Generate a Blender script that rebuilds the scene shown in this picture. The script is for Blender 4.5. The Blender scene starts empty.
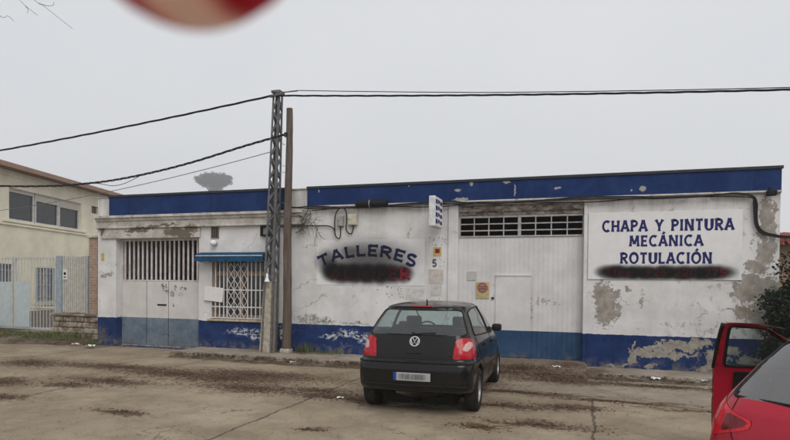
import bpy, bmesh, math, random
import numpy as np
from math import sin, cos, pi, radians, hypot, sqrt, atan2
from mathutils import Vector, Matrix

random.seed(11)
RNG = np.random.default_rng(5)
SC = bpy.context.scene
COL = SC.collection

# ------------------------------------------------------------------ camera
cam_data = bpy.data.cameras.new('camera')
cam = bpy.data.objects.new('camera', cam_data)
COL.objects.link(cam)
SC.camera = cam
cam_data.sensor_width = 36.0
cam_data.lens = 590.0 / 790.0 * 36.0
cam_data.shift_y = 73.0 / 790.0
cam_data.clip_start = 0.005
cam_data.clip_end = 2000.0
YAW, PITCH, ROLL = radians(17.9), radians(-0.9), radians(0.6)
fw = Vector((-sin(YAW) * cos(PITCH), cos(YAW) * cos(PITCH), sin(PITCH)))
rt0 = Vector((cos(YAW), sin(YAW), 0.0))
up0 = rt0.cross(fw)
rt = rt0 * cos(ROLL) + up0 * sin(ROLL)
up = up0 * cos(ROLL) - rt0 * sin(ROLL)
cam.matrix_world = Matrix(((rt.x, up.x, -fw.x, 0.0), (rt.y, up.y, -fw.y, -12.387), (rt.z, up.z, -fw.z, 1.7), (0, 0, 0, 1)))
cam_data.dof.use_dof = True
cam_data.dof.focus_distance = 11.0
cam_data.dof.aperture_fstop = 19.0

# ------------------------------------------------------------------ sky, sun, exposure
SUN_EL, SUN_AZ = radians(46), radians(142)        # azimuth clockwise from +Y
world = bpy.data.worlds.new('World')
SC.world = world
world.use_nodes = True
wn = world.node_tree
for n in list(wn.nodes):
    wn.nodes.remove(n)
w_out = wn.nodes.new('ShaderNodeOutputWorld')
w_bg = wn.nodes.new('ShaderNodeBackground')
w_sky = wn.nodes.new('ShaderNodeTexSky')
w_sky.sky_type = 'NISHITA'
w_sky.sun_disc = False
w_sky.sun_elevation = SUN_EL
w_sky.sun_rotation = SUN_AZ
w_hsv = wn.nodes.new('ShaderNodeHueSaturation')
w_hsv.inputs['Saturation'].default_value = 0.15
wn.links.new(w_sky.outputs[0], w_hsv.inputs['Color'])
w_mix = wn.nodes.new('ShaderNodeMix')
w_mix.data_type = 'RGBA'
w_mix.inputs[0].default_value = 0.93              # cloud cover
w_mix.inputs[7].default_value = (6.25, 6.42, 6.75, 1)
w_tc = wn.nodes.new('ShaderNodeTexCoord')
w_ns = wn.nodes.new('ShaderNodeTexNoise')
w_ns.inputs['Scale'].default_value = 1.7
w_ns.inputs['Detail'].default_value = 5
w_ns.inputs['Distortion'].default_value = 0.4
w_cl = wn.nodes.new('ShaderNodeMix')
w_cl.data_type = 'RGBA'
w_cl.inputs[6].default_value = (5.55, 5.85, 6.15, 1)
w_cl.inputs[7].default_value = (6.95, 7.0, 7.25, 1)
wn.links.new(w_tc.outputs['Generated'], w_ns.inputs['Vector'])
wn.links.new(w_ns.outputs['Fac'], w_cl.inputs[0])
wn.links.new(w_cl.outputs[2], w_mix.inputs[7])
wn.links.new(w_hsv.outputs[0], w_mix.inputs[6])
wn.links.new(w_mix.outputs[2], w_bg.inputs['Color'])
w_bg.inputs['Strength'].default_value = 0.1
wn.links.new(w_bg.outputs[0], w_out.inputs['Surface'])

sun_data = bpy.data.lights.new('sun', 'SUN')
sun_data.energy = 1.5
sun_data.angle = radians(40)
sun_data.color = (1.0, 0.965, 0.92)
sun = bpy.data.objects.new('sun', sun_data)
COL.objects.link(sun)
sd = Vector((sin(SUN_AZ) * cos(SUN_EL), cos(SUN_AZ) * cos(SUN_EL), sin(SUN_EL)))   # towards the sun
sun.rotation_euler = sd.to_track_quat('Z', 'Y').to_euler()

SC.view_settings.view_transform = 'Standard'
SC.view_settings.look = 'None'
SC.view_settings.exposure = 0.27
SC.view_settings.gamma = 1.0
SC.view_settings.use_curve_mapping = False
SC.render.engine = 'CYCLES'
SC.cycles.volume_bounces = 1
SC.cycles.max_bounces = 8
SC.cycles.transparent_max_bounces = 16

# ------------------------------------------------------------------ node helpers
class G:
    """short-hand for building a material's nodes"""
    def __init__(self, name, rough=0.7, metallic=0.0):
        self.m = bpy.data.materials.new(name)
        self.m.use_nodes = True
        self.nt = self.m.node_tree
        for n in list(self.nt.nodes):
            self.nt.nodes.remove(n)
        self.out = self.nt.nodes.new('ShaderNodeOutputMaterial')
        self.b = self.nt.nodes.new('ShaderNodeBsdfPrincipled')
        self.b.inputs['Roughness'].default_value = rough
        self.b.inputs['Metallic'].default_value = metallic
        self.b.inputs['Specular IOR Level'].default_value = 0.5 if rough < 0.3 or metallic > 0.5 else 0.14
        self.nt.links.new(self.b.outputs[0], self.out.inputs[0])
    def put(self, sock, v):
        if isinstance(v, bpy.types.NodeSocket):
            self.nt.links.new(v, sock)
        elif v is not None:
            if sock.type == 'RGBA' and len(v) == 3:
                v = (*v, 1)
            sock.default_value = v
    def set(self, name, v):
        self.put(self.b.inputs[name], v)
    def pos(self):
        return self.nt.nodes.new('ShaderNodeNewGeometry').outputs['Position']
    def obj(self):
        return self.nt.nodes.new('ShaderNodeTexCoord').outputs['Object']
    def math(self, op, a, b=None, c=None, clamp=False):
        n = self.nt.nodes.new('ShaderNodeMath'); n.operation = op; n.use_clamp = clamp
        for i, v in enumerate((a, b, c)):
            if v is not None: self.put(n.inputs[i], v)
        return n.outputs[0]
    def vmath(self, op, a, b=None, c=None):
        n = self.nt.nodes.new('ShaderNodeVectorMath'); n.operation = op
        for i, v in enumerate((a, b, c)):
            if v is not None: self.put(n.inputs[i], v)
        return n.outputs['Value'] if op in ('LENGTH', 'DISTANCE', 'DOT_PRODUCT') else n.outputs[0]
    def noise(self, vec, scale, detail=5.0, rough=0.6, color=False, stretch=None):
        if stretch: vec = self.vmath('MULTIPLY', vec, stretch)
        n = self.nt.nodes.new('ShaderNodeTexNoise')
        self.put(n.inputs['Vector'], vec)
        n.inputs['Scale'].default_value = scale
        n.inputs['Detail'].default_value = detail
        n.inputs['Roughness'].default_value = rough
        return n.outputs['Color'] if color else n.outputs['Fac']
    def voronoi(self, vec, scale, feature='F1', out='Distance'):
        n = self.nt.nodes.new('ShaderNodeTexVoronoi'); n.feature = feature
        self.put(n.inputs['Vector'], vec); n.inputs['Scale'].default_value = scale
        return n.outputs[out]
    def smooth(self, x, lo, hi, a=0.0, b=1.0):
        n = self.nt.nodes.new('ShaderNodeMapRange'); n.interpolation_type = 'SMOOTHSTEP'
        self.put(n.inputs['Value'], x)
        n.inputs['From Min'].default_value = lo; n.inputs['From Max'].default_value = hi
        n.inputs['To Min'].default_value = a; n.inputs['To Max'].default_value = b
        return n.outputs[0]
    def mix(self, f, a, b):
        n = self.nt.nodes.new('ShaderNodeMix'); n.data_type = 'RGBA'
        self.put(n.inputs[0], f); self.put(n.inputs[6], a); self.put(n.inputs[7], b)
        return n.outputs[2]
    def sep(self, v):
        n = self.nt.nodes.new('ShaderNodeSeparateXYZ'); self.put(n.inputs[0], v)
        return n.outputs
    def warp(self, v, scale, amp, detail=4):
        c = self.noise(v, scale, detail, 0.6, True)
        c = self.vmath('SUBTRACT', c, (0.5, 0.5, 0.5))
        return self.vmath('ADD', v, self.vmath('MULTIPLY', c, (amp, amp, amp)))
    def blobs(self, v, lst, axes='xz'):
        """distance field: below 1 inside any of the listed ellipses (u, v, ru, rv)"""
        best = None
        for (cu, cv, ru, rv) in lst:
            if axes == 'xz': c, k = (cu, 0, cv), (1 / ru, 0, 1 / rv)
            else: c, k = (cu, cv, 0), (1 / ru, 1 / rv, 0)
            d = self.vmath('LENGTH', self.vmath('MULTIPLY', self.vmath('SUBTRACT', v, c), k))
            best = d if best is None else self.math('MINIMUM', best, d)
        return best
    def bump(self, h, strength=0.4, dist=0.01):
        n = self.nt.nodes.new('ShaderNodeBump')
        n.inputs['Strength'].default_value = strength; n.inputs['Distance'].default_value = dist
        self.put(n.inputs['Height'], h)
        self.nt.links.new(n.outputs[0], self.b.inputs['Normal'])

def simple(name, col, rough=0.6, metallic=0.0, vary=0.18, scale=9.0, bump=0.0, coat=0.0, dirt=None):
    g = G(name, rough, metallic)
    p = g.obj()
    f = g.noise(p, scale, 5, 0.65)
    lo = tuple(c * (1 - vary) for c in col); hi = tuple(min(1, c * (1 + vary)) for c in col)
    c = g.mix(g.smooth(f, 0.3, 0.7), lo, hi)
    if dirt:
        c = g.mix(g.smooth(g.noise(p, scale * 0.45, 6, 0.7), 0.5, 0.72, 0, dirt[1]), c, dirt[0])
    g.set('Base Color', c)
    g.set('Roughness', g.smooth(f, 0.2, 0.8, max(0.03, rough - 0.08), min(1, rough + 0.08)))
    if coat:
        g.b.inputs['Coat Weight'].default_value = coat
        g.b.inputs['Coat Roughness'].default_value = 0.08
    if bump:
        g.bump(g.noise(p, scale * 4, 4), bump, 0.004)
    return g.m

# ------------------------------------------------------------------ mesh helpers
INV = {}          # thing name -> inverse of its matrix, so world-space shapes can be parented to it

class MB:
    def __init__(self):
        self.v = []; self.f = []; self.mi = []; self.cur = 0
    def add(self, verts, faces):
        o = len(self.v)
        self.v.extend([tuple(p) for p in verts])
        for f in faces:
            self.f.append(tuple(i + o for i in f)); self.mi.append(self.cur)
        return self
    def box(self, x0, x1, y0, y1, z0, z1, M=None):
        vs = [Vector((x, y, z)) for z in (z0, z1) for y in (y0, y1) for x in (x0, x1)]
        if M is not None: vs = [M @ p for p in vs]
        return self.add(vs, [(0, 2, 3, 1), (4, 5, 7, 6), (0, 1, 5, 4), (2, 6, 7, 3), (0, 4, 6, 2), (1, 3, 7, 5)])
    def rbox(self, x0, x1, y0, y1, z0, z1, r=0.02, seg=2, M=None):
        bm = bmesh.new(); bmesh.ops.create_cube(bm, size=1.0)
        for p in bm.verts:
            p.co = Vector(((x0 + x1) / 2 + p.co.x * (x1 - x0), (y0 + y1) / 2 + p.co.y * (y1 - y0), (z0 + z1) / 2 + p.co.z * (z1 - z0)))
        bmesh.ops.bevel(bm, geom=bm.edges[:], offset=r, segments=seg, affect='EDGES', profile=0.5)
        bm.verts.index_update()
        vs = [(M @ p.co) if M is not None else p.co.copy() for p in bm.verts]
        fs = [[q.index for q in f.verts] for f in bm.faces]
        bm.free()
        return self.add(vs, fs)
    def prism(self, poly, axis, a0, a1, M=None):
        """poly: 2-D outline; axis 'y' -> (x,z) outline extruded over y, 'x' -> (y,z), 'z' -> (x,y)"""
        def mk(p, a):
            v = {'y': (p[0], a, p[1]), 'x': (a, p[0], p[1]), 'z': (p[0], p[1], a)}[axis]
            return (M @ Vector(v)) if M is not None else v
        n = len(poly)
        vs = [mk(p, a0) for p in poly] + [mk(p, a1) for p in poly]
        fs = [tuple(range(n)), tuple(range(2 * n - 1, n - 1, -1))] + [(i, (i + 1) % n, n + (i + 1) % n, n + i) for i in range(n)]
        return self.add(vs, fs)
    def tube(self, pts, r, seg=6, cap=True):
        pts = [Vector(p) for p in pts]; n = len(pts)
        rs = r if hasattr(r, '__len__') else [r] * n
        t0 = (pts[1] - pts[0]).normalized()
        u = t0.orthogonal().normalized()
        vs = []
        for i, p in enumerate(pts):
            t = (pts[min(i + 1, n - 1)] - pts[max(i - 1, 0)])
            t = t.normalized() if t.length > 1e-9 else t0
            u = (u - t * u.dot(t)); u = u.normalized() if u.length > 1e-6 else t.orthogonal().normalized()
            w = t.cross(u)
            for k in range(seg):
                a = 2 * pi * k / seg
                vs.append(p + (u * cos(a) + w * sin(a)) * rs[i])
        fs = []
        for i in range(n - 1):
            for k in range(seg):
                k2 = (k + 1) % seg
                fs.append((i * seg + k, i * seg + k2, (i + 1) * seg + k2, (i + 1) * seg + k))
        if cap:
            fs.append(tuple(range(seg - 1, -1, -1))); fs.append(tuple((n - 1) * seg + k for k in range(seg)))
        return self.add(vs, fs)
    def lathe(self, prof, seg=24, M=None, closed=False):
        """prof: (radius, height) about +Z"""
        vs = []; n = len(prof)
        for (r, h) in prof:
            for k in range(seg):
                a = 2 * pi * k / seg
                p = Vector((r * cos(a), r * sin(a), h))
                vs.append(M @ p if M is not None else p)
        fs = []
        for i in range(n if closed else n - 1):
            j = (i + 1) % n
            for k in range(seg):
                k2 = (k + 1) % seg
                fs.append((i * seg + k, i * seg + k2, j * seg + k2, j * seg + k))
        if not closed:
            fs.append(tuple(range(seg - 1, -1, -1))); fs.append(tuple((n - 1) * seg + k for k in range(seg)))
        return self.add(vs, fs)
    def ellipsoid(self, c, r, seg=16, rings=9, M=None):
        prof = []
        vs = []; fs = []
        for i in range(rings + 1):
            th = pi * i / rings
            for k in range(seg):
                a = 2 * pi * k / seg
                p = Vector((c[0] + r[0] * sin(th) * cos(a), c[1] + r[1] * sin(th) * sin(a), c[2] + r[2] * cos(th)))
                vs.append(M @ p if M is not None else p)
        for i in range(rings):
            for k in range(seg):
                k2 = (k + 1) % seg
                fs.append((i * seg + k, (i + 1) * seg + k, (i + 1) * seg + k2, i * seg + k2))
        return self.add(vs, fs)
    def build(self, name, mats, parent=None, smooth=False, world=True, recalc=True, autosmooth=None):
        me = bpy.data.meshes.new(name)
        M = None
        if parent is not None and world:
            M = INV.get(parent.name)
        vs = [tuple(M @ Vector(p)) for p in self.v] if M is not None else self.v
        me.from_pydata(vs, [], self.f)
        mats = mats if isinstance(mats, (list, tuple)) else [mats]
        for m in mats: me.materials.append(m)
        if len(mats) > 1: me.polygons.foreach_set('material_index', self.mi)
        if recalc:
            bm = bmesh.new(); bm.from_mesh(me)
            bmesh.ops.recalc_face_normals(bm, faces=bm.faces[:])
            bm.to_mesh(me); bm.free()
        if smooth:
            me.polygons.foreach_set('use_smooth', [True] * len(me.polygons))
            if autosmooth:
                me.set_sharp_from_angle(angle=radians(autosmooth))
        me.update()
        o = bpy.data.objects.new(name, me)
        COL.objects.link(o)
        if parent is not None:
            o.parent = parent
            if parent.name in INV: INV[o.name] = INV[parent.name]
        return o

def thing(name, label, cat, loc=(0, 0, 0), rz=0.0, group=None):
    o = bpy.data.objects.new(name, None)
    COL.objects.link(o)
    o.location = loc; o.rotation_euler = (0, 0, rz)
    o['label'] = label; o['category'] = cat
    if group: o['group'] = group
    INV[o.name] = (Matrix.Translation(loc) @ Matrix.Rotation(rz, 4, 'Z')).inverted()
    return o

def tag(o, label, cat, group=None):
    """a thing that is one mesh; its origin moves to its own base"""
    o['label'] = label; o['category'] = cat
    if group: o['group'] = group
    co = np.empty(len(o.data.vertices) * 3); o.data.vertices.foreach_get('co', co)
    co = co.reshape(-1, 3)
    c = Vector(((co[:, 0].min() + co[:, 0].max()) / 2, (co[:, 1].min() + co[:, 1].max()) / 2, co[:, 2].min()))
    o.data.transform(Matrix.Translation(-c)); o.location = c
    return o

def structure(o, kind='structure'):
    o['kind'] = kind
    return o

def dup(root, loc, rz=None, label=None):
    r = root.copy(); COL.objects.link(r); r.location = loc
    if rz is not None: r.rotation_euler = (0, 0, rz)
    if label: r['label'] = label
    for ch in list(root.children):
        c = ch.copy(); COL.objects.link(c); c.parent = r
        for gch in list(ch.children):
            d = gch.copy(); COL.objects.link(d); d.parent = c
    return r

def wall_grid(mb, x0, x1, z0, z1, y0, y1, holes):
    """a wall in the XZ plane between y0 (front) and y1 (back) with rectangular openings"""
    xs = sorted({x0, x1, *[h[0] for h in holes], *[h[1] for h in holes]})
    zs = sorted({z0, z1, *[h[2] for h in holes], *[h[3] for h in holes]})
    xs = [x for x in xs if x0 <= x <= x1]; zs = [z for z in zs if z0 <= z <= z1]
    solid = {}
    for i in range(len(xs) - 1):
        for j in range(len(zs) - 1):
            cx, cz = (xs[i] + xs[i + 1]) / 2, (zs[j] + zs[j + 1]) / 2
            solid[i, j] = not any(h[0] < cx < h[1] and h[2] < cz < h[3] for h in holes)
    for (i, j), s in solid.items():
        if not s: continue
        a, b, c, d = xs[i], xs[i + 1], zs[j], zs[j + 1]
        mb.add([(a, y0, c), (b, y0, c), (b, y0, d), (a, y0, d)], [(0, 1, 2, 3)])
        mb.add([(a, y1, c), (b, y1, c), (b, y1, d), (a, y1, d)], [(3, 2, 1, 0)])
        if not solid.get((i - 1, j)): mb.add([(a, y0, c), (a, y0, d), (a, y1, d), (a, y1, c)], [(0, 1, 2, 3)])
        if not solid.get((i + 1, j)): mb.add([(b, y0, c), (b, y1, c), (b, y1, d), (b, y0, d)], [(0, 1, 2, 3)])
        if not solid.get((i, j - 1)): mb.add([(a, y0, c), (a, y1, c), (b, y1, c), (b, y0, c)], [(0, 1, 2, 3)])
        if not solid.get((i, j + 1)): mb.add([(a, y0, d), (b, y0, d), (b, y1, d), (a, y1, d)], [(0, 1, 2, 3)])

# ------------------------------------------------------------------ sign-painter's alphabet: flared strokes on a 1-high grid
def arcp(cx, cy, rx, ry, a0, a1, n=12):
    return [(cx + rx * cos(radians(a0 + (a1 - a0) * i / n)), cy + ry * sin(radians(a0 + (a1 - a0) * i / n))) for i in range(n + 1)]
GLY = {
    'A': (.74, [[(.04, 0), (.37, 1)], [(.37, 1), (.70, 0)], [(.14, .33), (.60, .33)]]),
    'C': (.70, [arcp(.40, .5, .34, .44, 50, 310, 16)]),
    'D': (.70, [[(.10, 0), (.10, 1)], [(.10, .94)] + arcp(.28, .5, .36, .44, 90, -90, 12) + [(.10, .06)]]),
    'E': (.58, [[(.10, 0), (.10, 1)], [(.10, .92), (.56, .92)], [(.10, .5), (.48, .5)], [(.10, .08), (.56, .08)]]),
    'F': (.55, [[(.10, 0), (.10, 1)], [(.10, .92), (.54, .92)], [(.10, .5), (.46, .5)]]),
    'H': (.72, [[(.10, 0), (.10, 1)], [(.62, 0), (.62, 1)], [(.10, .5), (.62, .5)]]),
    'I': (.26, [[(.13, 0), (.13, 1)]]),
    'J': (.46, [[(.34, 1), (.34, .28)] + arcp(.18, .24, .16, .2, 0, -150, 8)]),
    'L': (.54, [[(.10, 0), (.10, 1)], [(.10, .08), (.54, .08)]]),
    'M': (.90, [[(.09, 0), (.16, 1)], [(.16, 1), (.45, .22)], [(.45, .22), (.74, 1)], [(.74, 1), (.81, 0)]]),
    'N': (.76, [[(.10, 0), (.10, 1)], [(.10, 1), (.66, 0)], [(.66, 0), (.66, 1)]]),
    'O': (.80, [arcp(.40, .5, .34, .44, 90, 452, 24)]),
    'P': (.60, [[(.10, 0), (.10, 1)], [(.10, .92), (.30, .92)] + arcp(.30, .70, .25, .22, 90, -90, 10) + [(.10, .46)]]),
    'R': (.68, [[(.10, 0), (.10, 1)], [(.10, .92), (.32, .92)] + arcp(.32, .71, .25, .21, 90, -90, 10) + [(.10, .48)], [(.30, .48), (.64, 0)]]),
    'S': (.58, [arcp(.29, .72, .22, .22, 40, 250, 10) + arcp(.29, .27, .23, .23, 80, -145, 10)]),
    'T': (.64, [[(.32, 0), (.32, 1)], [(.02, .92), (.62, .92)]]),
    'U': (.72, [[(.10, 1), (.10, .34)] + arcp(.36, .32, .26, .26, 180, 360, 10) + [(.62, 1)]]),
    'V': (.70, [[(.03, 1), (.35, 0)], [(.35, 0), (.67, 1)]]),
    'Y': (.68, [[(.03, 1), (.34, .48)], [(.65, 1), (.34, .48)], [(.34, .52), (.34, 0)]]),
    'f': (.36, [[(.14, 0), (.14, .76)] + arcp(.28, .78, .14, .16, 180, 60, 6), [(.0, .62), (.32, .62)]]),
    'n': (.54, [[(.09, 0), (.09, .66)], [(.09, .44)] + arcp(.27, .42, .18, .2, 170, 0, 8) + [(.45, 0)]]),
    'o': (.56, [arcp(.28, .31, .21, .27, 90, 452, 18)]),
    '.': (.22, [[(.11, 0), (.11, .13)]]),
    ':': (.22, [[(.11, .02), (.11, .15)], [(.11, .48), (.11, .61)]]),
    '0': (.62, [arcp(.31, .5, .23, .44, 90, 452, 24)]),
    '2': (.60, [arcp(.30, .70, .22, .24, 160, -35, 10) + [(.06, .07), (.58, .07)]]),
    '5': (.60, [[(.54, .93), (.14, .93), (.11, .52)] + arcp(.29, .31, .24, .25, 125, -150, 12)]),
    '6': (.60, [[(.46, .97)] + arcp(.38, .34, .30, .5, 125, 180, 6) + arcp(.30, .29, .22, .23, 180, 540, 16)]),
    '7': (.56, [[(.02, .93), (.54, .93), (.20, 0)]]),
    '9': (.60, [[(.14, .03)] + arcp(.22, .66, .30, .5, -55, 0, 6) + arcp(.30, .69, .22, .23, 0, 360, 16)]),
    ' ': (.42, []),
}
ACC = {'Á': 'A', 'Ó': 'O'}
def lettering(mb, text, fmap, height, width=None, t=0.17, gap=0.10, flare=0.5, y=0.0):
    """ribbons facing -Y; fmap(u, v) -> (x, z) with u along the line and v up, both in metres"""
    total = sum(GLY[ACC.get(c, c)][0] + gap for c in text) - gap
    kx = (width / total) if width else height
    u = 0.0; lay = 0
    for ch in text:
        w, strokes = GLY[ACC.get(ch, ch)]
        strokes = list(strokes)
        if ch in ACC: strokes.append([(w * .45, 1.10), (w * .66, 1.30)])
        for st in strokes:
            P = []
            for (a, b) in zip(st[:-1], st[1:]):
                n = 4 if len(st) < 6 else 2
                for i in range(n): P.append((a[0] + (b[0] - a[0]) * i / n, a[1] + (b[1] - a[1]) * i / n))
            P.append(st[-1])
            n = len(P); vs = []
            yy = y - 0.0003 * (lay % 7); lay += 1
            for i, p in enumerate(P):
                a, b = P[max(0, i - 1)], P[min(n - 1, i + 1)]
                dx, dz = (b[0] - a[0]) * kx, (b[1] - a[1]) * height
                L = hypot(dx, dz) or 1.0
                s = abs(2 * i / (n - 1) - 1)
                hw = t * height / 2 * (0.86 + flare * s ** 3)
                nx, nz = -dz / L * hw, dx / L * hw
                for sg in (1, -1):
                    X, Z = fmap((u + p[0]) * kx + sg * nx, p[1] * height + sg * nz)
                    vs.append((X, yy, Z))
            mb.add(vs, [(2 * i, 2 * i + 1, 2 * i + 3, 2 * i + 2) for i in range(n - 1)])
        u += w + gap

# ------------------------------------------------------------------ materials of the place
def facade_material():
    g = G('facade_paint', 0.85)
    P = g.pos()
    x, y, z = g.sep(P)[0:3]
    W = g.warp(P, 3.6, 0.42, 7)
    W2 = g.warp(P, 9.0, 0.10, 5)
    # whitewash: slightly uneven, greyer towards the rain-streaked top
    white = g.mix(g.smooth(g.noise(P, 1.3, 7, 0.68), 0.30, 0.70), (0.53, 0.515, 0.505), (0.69, 0.68, 0.672))
    streak = g.noise(P, 1.0, 6, 0.7, stretch=(7.0, 7.0, 0.55))
    white = g.mix(g.smooth(streak, 0.52, 0.78, 0, 0.35), white, (0.40, 0.375, 0.345))
    # blue dado with a hand-cut upper edge
    edge = g.math('ADD', z, g.smooth(g.noise(P, 7.0, 4), 0.2, 0.8, -0.012, 0.012))
    isblue = g.math('LESS_THAN', edge, 0.745)
    blue = g.mix(g.smooth(g.noise(P, 2.4, 6, 0.7), 0.3, 0.7), (0.007, 0.022, 0.085), (0.017, 0.040, 0.130))
    chips = g.smooth(g.noise(P, 26.0, 3, 0.75), 0.715, 0.74)
    blue = g.mix(g.math('MULTIPLY', chips, 0.8), blue, (0.36, 0.40, 0.46))
    base = g.mix(isblue, white, blue)
    # fine pock marks in the whitewash
    pock = g.smooth(g.noise(P, 17.0, 3, 0.8), 0.735, 0.765)
    base = g.mix(g.math('MULTIPLY', pock, g.math('SUBTRACT', 1.0, isblue)), base, (0.27, 0.24, 0.21))
    # white scratches where the blue was rubbed off
    scr = g.blobs(W, [(-7.78, .50, .55, .11), (-7.5, .42, .3, .12), (-4.95, .55, .5, .10), (-4.55, .43, .35, .16), (-5.5, .48, .35, .06), (-6.75, .55, .12, .2)])
    srn = g.noise(P, 1.0, 6, 0.75, stretch=(8, 8, 15))
    scr = g.math('MULTIPLY', g.smooth(scr, 1.15, 0.5), g.smooth(srn, 0.49, 0.53))
    base = g.mix(g.math('MULTIPLY', scr, isblue), base, (0.50, 0.52, 0.55))
    # plaster laid bare
    bare = g.blobs(W, [(.36, 1.32, .20, .44), (.30, 1.58, .16, .16), (.62, 1.22, .06, .10), (.16, 1.45, .06, .05), (.78, 1.62, .05, .05), (.58, 1.50, .07, .16), (.48, 1.15, .10, .14),
                       (3.10, 2.95, .10, .42), (3.12, 2.35, .13, .22), (3.0, 2.1, .2, .12), (2.88, 1.70, .24, .28), (3.2, 1.5, .20, .42), (3.05, 1.15, .22, .26), (2.7, 1.95, .07, .05), (2.62, 1.55, .05, .04), (2.75, 1.25, .12, .12),
                       (3.24, 2.75, .06, .5), (2.6, 2.15, .04, .05), (1.02, 1.40, .035, .09), (1.0, 1.27, .02, .02), (2.55, 1.28, .06, .02)])
    bare_b = g.blobs(W, [(1.35, .50, .35, .045), (1.75, .57, .42, .08), (2.05, .64, .22, .07), (1.45, .40, .55, .055), (1.05, .43, .20, .06),
                         (.90, .28, .09, .18), (.93, .52, .03, .10), (2.36, .25, .20, .26), (2.62, .52, .14, .10), (.62, .14, .22, .03), (2.9, .35, .2, .12), (2.15, .12, .2, .06), (1.98, .42, .06, .03), (1.2, .16, .14, .03)])
    bare = g.math('MINIMUM', bare, bare_b)
    fine = g.smooth(g.noise(P, 15.0, 6, 0.75), 0.2, 0.8, -0.52, 0.52)
    bare = g.math('LESS_THAN', g.math('ADD', bare, fine), 1.0)
    plaster = g.mix(g.smooth(g.noise(P, 6.0, 6, 0.7), 0.3, 0.7), (0.215, 0.190, 0.160), (0.37, 0.340, 0.300))
    base = g.mix(bare, base, plaster)
    # dark grime: on the pilaster, over the dado by the wood pole, under the parapet, along the pavement
    grime = g.blobs(W, [(-12.05, 1.85, .16, .09), (-11.9, 1.86, .22, .05), (-12.1, .3, .2, .25), (-6.05, .86, .42, .13), (-5.65, .82, .22, .08), (-4.95, .80, .35, .035), (2.9, 2.55, .05, .03), (2.52, .98, .04, .05), (2.62, .95, .12, .03)])
    gr = g.smooth(g.math('ADD', grime, fine), 1.15, 0.55)
    gr = g.math('MULTIPLY', gr, g.smooth(g.noise(P, 14.0, 4, 0.7), 0.35, 0.6))
    base = g.mix(g.math('MULTIPLY', gr, 0.85), base, (0.11, 0.095, 0.07))
    foot = g.math('MULTIPLY', g.smooth(z, 0.34, 0.08), g.smooth(g.noise(P, 5.0, 6, 0.7), 0.42, 0.62))
    base = g.mix(g.math('MULTIPLY', foot, 0.75), base, (0.17, 0.15, 0.125))
    head = g.math('MULTIPLY', g.smooth(z, 3.12, 3.42), g.smooth(streak, 0.40, 0.62))
    base = g.mix(g.math('MULTIPLY', head, 0.45), base, (0.25, 0.23, 0.20))
    # flaking limewash, thick on the right-hand wall and thinner elsewhere
    fn = g.noise(g.warp(P, 7.0, 0.25, 5), 5.5, 6, 0.72)
    where = g.math('ADD', g.smooth(x, 0.4, 2.6, 0.0, 0.075), g.smooth(z, 1.1, 0.75, 0.0, 0.05))
    flk = g.math('MULTIPLY', g.smooth(g.math('ADD', fn, where), 0.655, 0.675), g.math('SUBTRACT', 1.0, isblue))
    base = g.mix(g.math('MULTIPLY', flk, 0.75), base, g.mix(g.smooth(g.noise(P, 11.0, 4), .35, .65), (0.30, 0.275, 0.245), (0.43, 0.41, 0.385)))
    # hairline cracks
    vd = g.voronoi(g.warp(P, 4.0, 0.35), 0.85, 'DISTANCE_TO_EDGE')
    crack = g.math('MULTIPLY', g.math('LESS_THAN', vd, 0.006), g.smooth(g.noise(P, 0.9, 3), 0.5, 0.6))
    base = g.mix(g.math('MULTIPLY', crack, 0.6), base, (0.2, 0.18, 0.16))
    g.set('Base Color', base)
    h = g.math('ADD', g.math('MULTIPLY', g.noise(P, 30.0, 5, 0.7), 0.5), g.math('MULTIPLY', g.noise(P, 3.0, 3), 1.2))
    h = g.math('SUBTRACT', h, g.math('ADD', g.math('MULTIPLY', bare, 1.6), g.math('MULTIPLY', flk, 0.7)))
    g.bump(h, 0.7, 0.010)
    return g.m

def blue_paint(name, lo, hi, chip=0.72):
    g = G(name, 0.7)
    P = g.pos()
    c = g.mix(g.smooth(g.noise(P, 1.6, 6, 0.7), 0.3, 0.7), lo, hi)
    st = g.noise(P, 1.0, 5, 0.7, stretch=(5, 5, 0.7))
    c = g.mix(g.smooth(st, 0.55, 0.8, 0, 0.35), c, (0.10, 0.14, 0.23))
    ch = g.smooth(g.noise(g.warp(P, 6, 0.1), 4.5, 4, 0.8), chip, chip + 0.02)
    c = g.mix(g.math('MULTIPLY', ch, 0.75), c, (0.42, 0.42, 0.42))
    g.set('Base Color', c)
    g.bump(g.noise(P, 20, 5, 0.7), 0.4, 0.006)
    return g.m

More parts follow.
